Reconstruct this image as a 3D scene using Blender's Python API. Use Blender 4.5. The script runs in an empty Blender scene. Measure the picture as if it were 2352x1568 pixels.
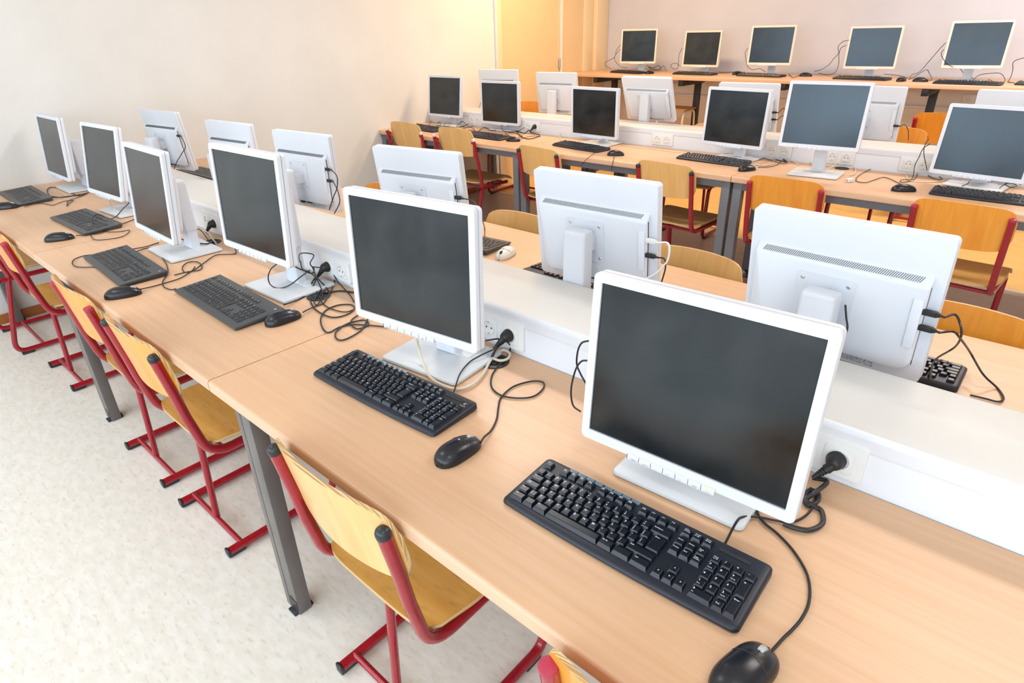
import bpy, bmesh, math, random
from mathutils import Matrix, Vector
R = math.radians
PI = math.pi
random.seed(7)
scene = bpy.context.scene
COL = scene.collection

# ---------------------------------------------------------------- camera
cam_data = bpy.data.cameras.new('camera')
cam = bpy.data.objects.new('camera', cam_data)
COL.objects.link(cam)
cam_right = Vector((0.7367, 0.6755, -0.0)); yaw, pitch, roll = 0.7418, 0.4737, -0.0283
F = Vector((-math.sin(yaw)*math.cos(pitch), math.cos(yaw)*math.cos(pitch), -math.sin(pitch)))
Rt = Vector((math.cos(yaw), math.sin(yaw), 0)); Up = Rt.cross(F)
R2 = Rt*math.cos(roll)+Up*math.sin(roll); U2 = -Rt*math.sin(roll)+Up*math.cos(roll)
cam.matrix_world = Matrix(((R2.x, U2.x, -F.x, 4.7198), (R2.y, U2.y, -F.y, -0.4803), (R2.z, U2.z, -F.z, 1.5745), (0, 0, 0, 1)))
cam_data.sensor_width = 36
cam_data.lens = 1412.404/2352*36
cam_data.clip_start = 0.02
scene.camera = cam

# ---------------------------------------------------------------- exposure, world, daylight, ceiling light
vs = scene.view_settings
vs.view_transform = 'Standard'; vs.look = 'None'; vs.gamma = 1; vs.use_curve_mapping = False
vs.exposure = -1.03
world = bpy.data.worlds.new('daylight_sky'); scene.world = world
world.use_nodes = True
bg = world.node_tree.nodes['Background']
bg.inputs[0].default_value = (0.80, 0.90, 1.0, 1); bg.inputs[1].default_value = 1.6

def area(name, loc, rot, sx, sy, power, color, spread=180):
    l = bpy.data.lights.new(name, 'AREA'); l.shape = 'RECTANGLE'; l.size = sx; l.size_y = sy
    l.energy = power; l.color = color; l.spread = R(spread)
    o = bpy.data.objects.new(name, l); COL.objects.link(o); o.location = loc; o.rotation_euler = rot
    return o
WINDOWS = [(0.5, 2.1), (2.5, 4.1), (4.5, 6.1), (6.5, 8.1)]
for a, b in WINDOWS:      # daylight through each window opening of the front wall
    area('window_daylight', ((a+b)/2, -3.14, 1.75), (R(90), 0, 0), b-a, 1.7, 88, (0.78, 0.90, 1.0))
LAMPS_FILL = [(2.2, -0.6), (5.2, -0.6), (2.2, 2.0), (5.2, 2.0)]  # unseen lamps added as fill for the front rows and the aisle
LAMPS_WARM = [(1.3, 4.6), (4.6, 5.0)]
for x, y in LAMPS_FILL: area('ceiling_or_fill_light', (x, y, 2.80), (0, 0, 0), 1.2, 0.28, (17 if y < 0 else 64)*(0.78 if x > 4 else 1.0), (1.0, 0.95, 0.91))
for (x, y), c, pw in zip(LAMPS_WARM, ((1.0, 0.68, 0.38), (1.0, 0.91, 0.84)), (112, 122)): area('ceiling_or_fill_light', (x, y, 2.80), (0, 0, 0), 1.2, 0.28, pw, c)

# ---------------------------------------------------------------- materials
def mat(name, color, rough=0.5, metal=0.0, coat=0.0, emit=None, estr=0.0, spec=0.5):
    m = bpy.data.materials.new(name); m.use_nodes = True
    b = m.node_tree.nodes['Principled BSDF']
    b.inputs['Base Color'].default_value = (*color, 1); b.inputs['Roughness'].default_value = rough
    b.inputs['Metallic'].default_value = metal; b.inputs['Coat Weight'].default_value = coat
    b.inputs['Coat Roughness'].default_value = 0.08
    b.inputs['Specular IOR Level'].default_value = spec
    if emit: b.inputs['Emission Color'].default_value = (*emit, 1); b.inputs['Emission Strength'].default_value = estr
    return m
def noise_mat(name, c1, c2, scale, stretch=(1, 1, 1), rough=0.5, detail=4, lo=0.35, hi=0.65, bump=0.0, bscale=200, coat=0.0, c3=None, scale3=(1, 1, 1), f3=0.5, distort=0.0, rv=0.0, spec=0.5):
    m = mat(name, c1, rough, coat=coat, spec=spec); nt = m.node_tree; b = nt.nodes['Principled BSDF']
    tc = nt.nodes.new('ShaderNodeTexCoord'); mp = nt.nodes.new('ShaderNodeMapping'); mp.inputs['Scale'].default_value = stretch
    nt.links.new(tc.outputs['Object'], mp.inputs[0])
    n = nt.nodes.new('ShaderNodeTexNoise'); n.inputs['Scale'].default_value = scale; n.inputs['Detail'].default_value = detail
    n.inputs['Distortion'].default_value = distort
    nt.links.new(mp.outputs[0], n.inputs['Vector'])
    r = nt.nodes.new('ShaderNodeValToRGB'); r.color_ramp.elements[0].position = lo; r.color_ramp.elements[1].position = hi
    r.color_ramp.elements[0].color = (*c1, 1); r.color_ramp.elements[1].color = (*c2, 1)
    nt.links.new(n.outputs['Fac'], r.inputs[0]); out = r.outputs[0]
    if c3:
        mp3 = nt.nodes.new('ShaderNodeMapping'); mp3.inputs['Scale'].default_value = scale3; nt.links.new(tc.outputs['Object'], mp3.inputs[0])
        n3 = nt.nodes.new('ShaderNodeTexNoise'); n3.inputs['Scale'].default_value = 1; n3.inputs['Detail'].default_value = 5; nt.links.new(mp3.outputs[0], n3.inputs['Vector'])
        r3 = nt.nodes.new('ShaderNodeValToRGB'); r3.color_ramp.elements[0].position = 0.56; r3.color_ramp.elements[1].position = 0.75
        r3.color_ramp.elements[0].color = (0, 0, 0, 1); r3.color_ramp.elements[1].color = (f3, f3, f3, 1)
        nt.links.new(n3.outputs['Fac'], r3.inputs[0])
        mx = nt.nodes.new('ShaderNodeMixRGB'); nt.links.new(r3.outputs[0], mx.inputs[0]); nt.links.new(out, mx.inputs[1]); mx.inputs[2].default_value = (*c3, 1); out = mx.outputs[0]
    nt.links.new(out, b.inputs['Base Color'])
    if rv:
        mr = nt.nodes.new('ShaderNodeMapRange'); mr.inputs['To Min'].default_value = rough-rv; mr.inputs['To Max'].default_value = rough+rv
        nt.links.new(n.outputs['Fac'], mr.inputs['Value']); nt.links.new(mr.outputs[0], b.inputs['Roughness'])
    if bump:
        nb = nt.nodes.new('ShaderNodeTexNoise'); nb.inputs['Scale'].default_value = bscale; nb.inputs['Detail'].default_value = 3
        nt.links.new(tc.outputs['Object'], nb.inputs['Vector'])
        bp = nt.nodes.new('ShaderNodeBump'); bp.inputs['Strength'].default_value = bump; bp.inputs['Distance'].default_value = 0.003
        nt.links.new(nb.outputs['Fac'], bp.inputs['Height']); nt.links.new(bp.outputs[0], b.inputs['Normal'])
    return m
M = {}
M['beech'] = noise_mat('beech_laminate', (0.66, 0.40, 0.232), (0.725, 0.465, 0.29), 1.0, (1.8, 60, 8), 0.38, 8, 0.3, 0.7, c3=(0.58, 0.30, 0.155), scale3=(3.5, 330, 60), f3=0.42, distort=0.6)
M['beech_edge'] = noise_mat('beech_edge_band', (0.66, 0.415, 0.26), (0.72, 0.475, 0.315), 1.0, (1.5, 30, 30), 0.3)
M['ply_light'] = noise_mat('pale_plywood', (0.79, 0.44, 0.14), (0.88, 0.55, 0.21), 1.0, (34, 6, 2.2), 0.33, 5, 0.3, 0.7, distort=0.8, coat=0.25)
M['ply_amber'] = noise_mat('amber_plywood', (0.82, 0.295, 0.026), (0.93, 0.40, 0.05), 1.0, (30, 6, 2.2), 0.33, 5, 0.3, 0.7, distort=0.8, coat=0.25)
M['ply_seat'] = noise_mat('worn_seat_plywood', (0.88, 0.44, 0.09), (0.95, 0.54, 0.15), 1.0, (6, 34, 6), 0.36, 5, 0.3, 0.7, c3=(0.30, 0.15, 0.05), scale3=(20, 70, 20), f3=0.35, coat=0.2)
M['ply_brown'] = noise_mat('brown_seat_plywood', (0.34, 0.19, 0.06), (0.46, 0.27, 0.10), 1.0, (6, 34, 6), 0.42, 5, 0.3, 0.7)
M['ply_edge'] = noise_mat('plywood_edge', (0.45, 0.26, 0.10), (0.80, 0.58, 0.30), 1.0, (2, 420, 2), 0.5, 1, 0.42, 0.58)
M['ply_edge_flat'] = noise_mat('plywood_edge_flat', (0.45, 0.26, 0.10), (0.80, 0.58, 0.30), 1.0, (2, 2, 420), 0.5, 1, 0.42, 0.58)
M['red'] = noise_mat('dark_red_lacquer', (0.31, 0.0015, 0.012), (0.36, 0.002, 0.016), 60, (1, 1, 1), 0.22, 3, coat=0.5, c3=(0.62, 0.16, 0.22), scale3=(170, 170, 60), f3=0.06)
M['cap_black'] = mat('black_rubber_cap', (0.018, 0.022, 0.028), 0.32)
M['cap_white'] = mat('white_plastic_cap', (0.75, 0.72, 0.68), 0.4)
M['cap_red'] = mat('dusty_red_cap', (0.42, 0.03, 0.07), 0.45)
M['cream_tube'] = mat('cream_lacquer', (0.72, 0.62, 0.48), 0.3)
M['steel'] = noise_mat('grey_brown_lacquered_steel', (0.125, 0.112, 0.106), (0.15, 0.136, 0.13), 14, rough=0.38, coat=0.1)
M['steel_blue'] = mat('slate_lacquered_steel', (0.17, 0.175, 0.20), 0.4)
M['steel_black'] = mat('black_lacquered_steel', (0.022, 0.022, 0.028), 0.4)
M['vent'] = mat('vent_shadow_grey', (0.15, 0.15, 0.16), 0.6)
M['chrome'] = mat('zinc_plated_steel', (0.65, 0.65, 0.66), 0.25, 1.0)
M['groove'] = mat('dark_groove', (0.03, 0.03, 0.035), 0.7)
M['white_case'] = mat('white_monitor_plastic', (0.72, 0.76, 0.83), 0.42)
M['ivory_bezel'] = mat('ivory_bezel_tone', (0.82, 0.72, 0.62), 0.42)  # ivory tone for the bench bezels only; their shells stay white
M['grey_case'] = mat('pale_grey_monitor_plastic', (0.58, 0.61, 0.68), 0.45)
M['base_grey'] = mat('light_grey_base_plastic', (0.64, 0.68, 0.72), 0.40)
M['screen'] = noise_mat('dark_matte_screen', (0.004, 0.004, 0.004), (0.024, 0.024, 0.023), 8, (1, 1, 1), 0.24, 8, 0.35, 0.7, rv=0.06, spec=0.85); M['screen'].node_tree.nodes['Principled BSDF'].inputs['Specular Tint'].default_value = (0.70, 0.86, 1.0, 1)
M['led'] = mat('amber_light', (0.9, 0.6, 0.35), 0.4, emit=(1.0, 0.55, 0.22), estr=1.2)
M['sticker'] = noise_mat('printed_sticker', (0.12, 0.15, 0.2), (0.75, 0.78, 0.82), 260, (1, 3, 3), 0.5, 2, 0.42, 0.52)
M['duct'] = mat('white_duct_metal', (0.76, 0.79, 0.84), 0.36)
M['duct_top'] = noise_mat('ivory_duct_lid', (0.60, 0.592, 0.57), (0.64, 0.63, 0.605), 2.5, rough=0.42)
M['socket'] = mat('white_socket_plastic', (0.80, 0.82, 0.82), 0.25)
M['socket_in'] = mat('socket_well_plastic', (0.70, 0.72, 0.72), 0.35)
M['kb_black'] = mat('black_keyboard_plastic', (0.010, 0.014, 0.026), 0.42)
M['kb_slate'] = mat('slate_keyboard_plastic', (0.060, 0.066, 0.072), 0.42)
M['key_black'] = mat('black_keycap', (0.006, 0.009, 0.017), 0.33)
M['key_slate'] = mat('slate_keycap', (0.014, 0.017, 0.023), 0.40)
M['media'] = mat('grey_blue_media_key', (0.16, 0.25, 0.31), 0.35)
M['legend'] = mat('white_key_print', (0.75, 0.77, 0.80), 0.5)
M['print'] = mat('dark_button_print', (0.10, 0.10, 0.12), 0.5)
M['mouse_black'] = mat('glossy_black_mouse', (0.008, 0.009, 0.014), 0.28)
M['mouse_side'] = mat('satin_black_plastic', (0.018, 0.018, 0.020), 0.45)
M['mouse_white'] = mat('ivory_mouse_plastic', (0.72, 0.70, 0.65), 0.35)
M['wheel_grey'] = mat('grey_scroll_wheel', (0.45, 0.46, 0.45), 0.5)
M['black'] = mat('black_cable_rubber', (0.014, 0.014, 0.016), 0.45)
M['cream'] = mat('cream_cable_rubber', (0.68, 0.62, 0.50), 0.45)
M['white'] = mat('white_cable_rubber', (0.80, 0.80, 0.80), 0.45)
M['plaster'] = noise_mat('off_white_plaster', (0.77, 0.765, 0.74), (0.80, 0.795, 0.77), 3, rough=0.85, bump=0.35, bscale=70)
M['back_plaster'] = noise_mat('lilac_grey_plaster', (0.59, 0.59, 0.65), (0.62, 0.62, 0.68), 2.5, rough=0.85, bump=0.2, bscale=60)
M['low_wall'] = mat('greige_panel', (0.80, 0.75, 0.70), 0.6)
M['door'] = noise_mat('cream_yellow_door', (0.80, 0.60, 0.34), (0.83, 0.63, 0.37), 3, rough=0.45)
M['door_frame'] = mat('cream_door_frame', (0.84, 0.68, 0.45), 0.45)
M['strip'] = mat('white_metal_strip', (0.78, 0.76, 0.72), 0.4)
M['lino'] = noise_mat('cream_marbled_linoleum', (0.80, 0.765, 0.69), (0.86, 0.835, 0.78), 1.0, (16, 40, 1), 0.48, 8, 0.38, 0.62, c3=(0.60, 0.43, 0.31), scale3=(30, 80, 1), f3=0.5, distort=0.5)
M['lino_shaded'] = noise_mat('shaded_linoleum_tone', (0.56, 0.48, 0.425), (0.64, 0.555, 0.50), 1.0, (9, 22, 1), 0.35, 7, 0.3, 0.7, c3=(0.44, 0.365, 0.32), scale3=(6, 14, 1), f3=0.5)  # shade on the aisle floor, put into the linoleum colour
M['lino_lamplit'] = noise_mat('lamplit_linoleum_tone', (0.80, 0.50, 0.17), (0.86, 0.56, 0.21), 1.0, (8, 16, 1), 0.5, 6)  # warm lamplight on the rear floor, painted in as its colour
M['seam'] = mat('pale_tone_strip', (0.75, 0.58, 0.40), 0.5)  # pale line where the shaded and lamplit floor colours meet
M['baseboard'] = noise_mat('varnished_brown_baseboard', (0.36, 0.11, 0.025), (0.44, 0.15, 0.035), 1, (30, 3, 30), 0.35)
M['ceiling'] = mat('white_ceiling', (0.85, 0.84, 0.82), 0.9)
M['glow_fill'] = mat('fill_lamp_diffuser', (1, 1, 1), 0.5, emit=(1, 0.95, 0.88), estr=5)
M['glow_warm'] = mat('lit_warm_diffuser', (1, 1, 1), 0.5, emit=(1, 0.76, 0.48), estr=5)

# ---------------------------------------------------------------- mesh helpers
class MB:
    def __init__(s): s.v = []; s.f = []; s.m = []
    def add(s, vs, fs, mi=0, T=None):
        o = len(s.v)
        for v in vs: s.v.append(tuple(T @ Vector(v)) if T is not None else tuple(v))
        for f in fs: s.f.append([o+i for i in f]); s.m.append(mi)
        return s
    def box(s, c, d, mi=0, T=None, bev=0.0, seg=2):
        bm = bmesh.new(); bmesh.ops.create_cube(bm, size=1)
        for v in bm.verts: v.co = Vector((v.co.x*d[0], v.co.y*d[1], v.co.z*d[2]))
        if bev > 0:
            bmesh.ops.bevel(bm, geom=bm.edges[:], offset=min(bev, min(d)*0.49), segments=seg, profile=0.5, affect='EDGES')
        for v in bm.verts: v.co += Vector(c)
        s.bm(bm, mi, T); return s
    def bm(s, bm, mi=0, T=None):
        bm.verts.ensure_lookup_table(); bm.verts.index_update()
        s.add([v.co.copy() for v in bm.verts], [[v.index for v in f.verts] for f in bm.faces], mi, T); bm.free(); return s
    def rect(s, w, h, r, seg=5):
        pts = []
        for cx, cy, a0 in ((w/2-r, h/2-r, 0), (-w/2+r, h/2-r, 90), (-w/2+r, -h/2+r, 180), (w/2-r, -h/2+r, 270)):
            for k in range(seg+1):
                a = R(a0+90*k/seg); pts.append((cx+r*math.cos(a), cy+r*math.sin(a)))
        return pts
    def prism(s, pts, layers, mi=0, T=None, capb=True, capt=True):
        """pts: closed 2-D outline (ccw); layers: list of (z, scale or (dx,dy) inset function)"""
        n = len(pts); vs = []
        for z, fn in layers:
            for p in pts:
                q = fn(p) if callable(fn) else (p[0]*fn, p[1]*fn)
                vs.append((q[0], q[1], z))
        fs = []
        for l in range(len(layers)-1):
            for i in range(n):
                j = (i+1) % n; fs.append([l*n+i, l*n+j, (l+1)*n+j, (l+1)*n+i])
        if capb: fs.append(list(range(n))[::-1])
        if capt: fs.append([(len(layers)-1)*n+i for i in range(n)])
        return s.add(vs, fs, mi, T)
    def rbox(s, c, w, h, r, z0, z1, mi=0, T=None, ch=0.0, seg=5):
        """rounded-rectangle plate in the local XY plane from z0 to z1 with a small chamfer ch on top"""
        pts = [(c[0]+x, c[1]+y) for x, y in s.rect(w, h, r, seg)]
        ins = lambda k: (lambda p: (c[0]+(p[0]-c[0])*(1-2*k/w), c[1]+(p[1]-c[1])*(1-2*k/h)))
        L = [(z0, ins(0))]
        if ch > 0: L += [(z1-ch, ins(0)), (z1-ch*0.3, ins(ch*0.3)), (z1, ins(ch))]
        else: L += [(z1, ins(0))]
        return s.prism(pts, L, mi, T)
    def cyl(s, c, r, z0, z1, mi=0, T=None, n=20, r2=None):
        pts = [(math.cos(2*PI*i/n), math.sin(2*PI*i/n)) for i in range(n)]
        r2 = r if r2 is None else r2
        return s.prism(pts, [(z0, lambda p: (c[0]+p[0]*r, c[1]+p[1]*r)), (z1, lambda p: (c[0]+p[0]*r2, c[1]+p[1]*r2))], mi, T)
    def lathe(s, prof, mi=0, T=None, n=20):
        pts = [(math.cos(2*PI*i/n), math.sin(2*PI*i/n)) for i in range(n)]
        return s.prism(pts, [(z, (lambda r: (lambda p: (p[0]*r, p[1]*r)))(max(r, 1e-4))) for r, z in prof], mi, T)
    def tube(s, path, r, mi=0, T=None, n=10, cap=True, flat=None):
        P = [Vector(p) for p in path]; m = len(P); tan = []
        for i in range(m):
            a = P[max(i-1, 0)]; b = P[min(i+1, m-1)]; t = (b-a); tan.append(t.normalized() if t.length > 1e-9 else Vector((0, 0, 1)))
        ref = Vector((0, 0, 1)) if abs(tan[0].z) < 0.9 else Vector((1, 0, 0))
        N = (ref - tan[0]*ref.dot(tan[0])).normalized(); vs = []
        for i in range(m):
            N = (N - tan[i]*N.dot(tan[i])); N = N.normalized() if N.length > 1e-6 else Vector((0, 1, 0)); B = tan[i].cross(N)
            for k in range(n):
                a = 2*PI*k/n; vs.append(P[i] + (N*math.cos(a) + B*math.sin(a))*r)
        fs = []
        for i in range(m-1):
            for k in range(n):
                j = (k+1) % n; fs.append([i*n+k, i*n+j, (i+1)*n+j, (i+1)*n+k])
        if cap: fs.append(list(range(n))[::-1]); fs.append([(m-1)*n+k for k in range(n)])
        return s.add(vs, fs, mi, T)
    def mesh(s, name, mats, sharp=38, smooth=True):
        me = bpy.data.meshes.new(name); me.from_pydata([tuple(v) for v in s.v], [], s.f)
        for mm in (mats if isinstance(mats, (list, tuple)) else [mats]): me.materials.append(mm)
        me.polygons.foreach_set('material_index', s.m)
        bm = bmesh.new(); bm.from_mesh(me); bmesh.ops.recalc_face_normals(bm, faces=bm.faces[:]); bm.to_mesh(me); bm.free()
        if smooth:
            me.shade_smooth(); me.set_sharp_from_angle(angle=R(sharp))
        me.update(); return me

def smooth_path(pts, sub=6, closed=False):
    P = [Vector(p) for p in pts]; out = []; n = len(P)
    for i in range(n-1):
        p0 = P[i-1] if i > 0 else P[i]*2-P[i+1]; p1 = P[i]; p2 = P[i+1]; p3 = P[i+2] if i+2 < n else P[i+1]*2-P[i]
        for k in range(sub):
            t = k/sub
            out.append(0.5*((2*p1)+(-p0+p2)*t+(2*p0-5*p1+4*p2-p3)*t*t+(-p0+3*p1-3*p2+p3)*t*t*t))
    out.append(P[-1]); return out
def fillet(pts, rad, seg=6):
    P = [Vector(p) for p in pts]; out = [P[0]]
    for i in range(1, len(P)-1):
        a, b, c = P[i-1], P[i], P[i+1]; rr = rad[i] if isinstance(rad, dict) and i in rad else (rad if not isinstance(rad, dict) else 0)
        if rr <= 0: out.append(b); continue
        u = (a-b).normalized(); w = (c-b).normalized(); ang = math.acos(max(-1, min(1, u.dot(w))))
        d = min(rr/math.tan(ang/2), (a-b).length*0.95, (c-b).length*0.95); p = b+u*d; q = b+w*d
        for k in range(seg+1):
            t = k/seg; out.append(p*(1-t)**2+b*2*t*(1-t)+q*t*t)
    out.append(P[-1]); return out

# ---------------------------------------------------------------- object helpers
def link(name, data, parent=None, loc=(0, 0, 0), rot=(0, 0, 0)):
    o = bpy.data.objects.new(name, data); COL.objects.link(o)
    if parent is not None: o.parent = parent
    o.location = loc; o.rotation_euler = rot
    return o
def thing(name, label, cat, loc=(0, 0, 0), rz=0.0, group=None, data=None):
    o = link(name, data, None, loc, (0, 0, rz)); o['label'] = label; o['category'] = cat
    if group: o['group'] = group
    if data is None: o.empty_display_size = 0.05
    return o
def struct(name, mesh):
    o = link(name, mesh); o['kind'] = 'structure'; return o
def to_local(root_loc, rz, pts):
    Mi = (Matrix.Translation(Vector(root_loc)) @ Matrix.Rotation(rz, 4, 'Z')).inverted()
    return [Mi @ Vector(p) for p in pts]

_tx = {}
def text_geo(s, size, bold=0.0):
    """flat lettering: (verts, faces) of the string with cap height about 0.7*size, origin at its left foot"""
    key = (s, size, bold)
    if key in _tx: return _tx[key]
    c = bpy.data.curves.new('lettering', 'FONT'); c.body = s; c.size = size; c.resolution_u = 1; c.offset = bold*size
    o = bpy.data.objects.new('lettering', c); COL.objects.link(o)
    me = o.to_mesh(); r = ([v.co.copy() for v in me.vertices], [list(p.vertices) for p in me.polygons]); o.to_mesh_clear()
    bpy.data.objects.remove(o); bpy.data.curves.remove(c)
    _tx[key] = r; return r

ROW = {'A': 'in the nearest row', 'B': 'behind the first duct', 'C': 'on the near side of the second island', 'D': 'on the far side of the second island', 'E': 'on the rear bench'}
H = 0.78                  # desk height
A_D = 0.614               # desk depth
DUCT_H = 0.124
DUCT_W = 0.266
YC = 2.989                # front edge of the second island
DC = 0.603
HE = 1.077                # high bench along the rear wall
YE = 5.694
YW = 6.463                # rear wall
XR = 8.4                  # right wall
YF = -3.2

MONITOR_POSES = {
    'A1': (0.326, 0.447, 0.856, 0.007, 0.124),
    'A2': (1.168, 0.430, 0.871, 0.061, 0.192),
    'A3': (2.066, 0.325, 0.867, -0.023, 0.124),
    'A4': (2.785, 0.387, 0.920, 0.034, 0.081),
    'A5': (3.599, 0.374, 0.893, 0.115, 0.048),
    'A6': (4.340, 0.364, 0.840, 0.044, 0.083),
    'C1': (0.360, 3.458, 0.863, 0.031, 0.114),
    'C2': (0.978, 3.527, 0.832, 0.060, 0.007),
    'C3': (2.038, 3.381, 0.834, -0.038, -0.020),
    'C4': (3.074, 3.384, 0.867, -0.089, -0.048),
    'C5': (3.639, 3.205, 0.934, 0.079, -0.004),
    'C6': (4.356, 3.391, 0.834, -0.130, 0.117),
    'E1': (0.777, 6.001, 1.170, 0.182, 0.028),
    'E2': (1.479, 6.080, 1.143, -0.030, 0.059),
    'E3': (2.234, 5.990, 1.177, 0.075, 0.032),
    'E4': (3.099, 6.068, 1.155, 0.142, 0.033),
    'E5': (3.870, 5.976, 1.181, 0.207, 0.065),
    'B1': (0.505, 1.069, 0.836, 0.123, 0.092),
    'B2': (1.356, 1.063, 0.826, 0.094, 0.012),
    'B3': (2.047, 1.067, 0.828, 0.094, -0.005),
    'B4': (2.888, 1.066, 0.845, 0.161, 0.110),
    'B5': (3.708, 1.043, 0.857, 0.052, 0.128),
    'B6': (4.393, 1.026, 0.847, -0.052, 0.125),
    'D1': (0.490, 4.087, 0.883, 0.228, 0.108),
    'D2': (1.123, 4.166, 0.871, 0.101, 0.147),
    'D3': (2.148, 4.027, 0.904, 0.024, 0.407),
    'D4': (2.892, 4.057, 0.855, 0.077, 0.190),
    'D5': (3.636, 4.078, 0.852, 0.006, 0.095),
    'D6': (4.404, 4.080, 0.855, -0.089, 0.133),
}
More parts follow.
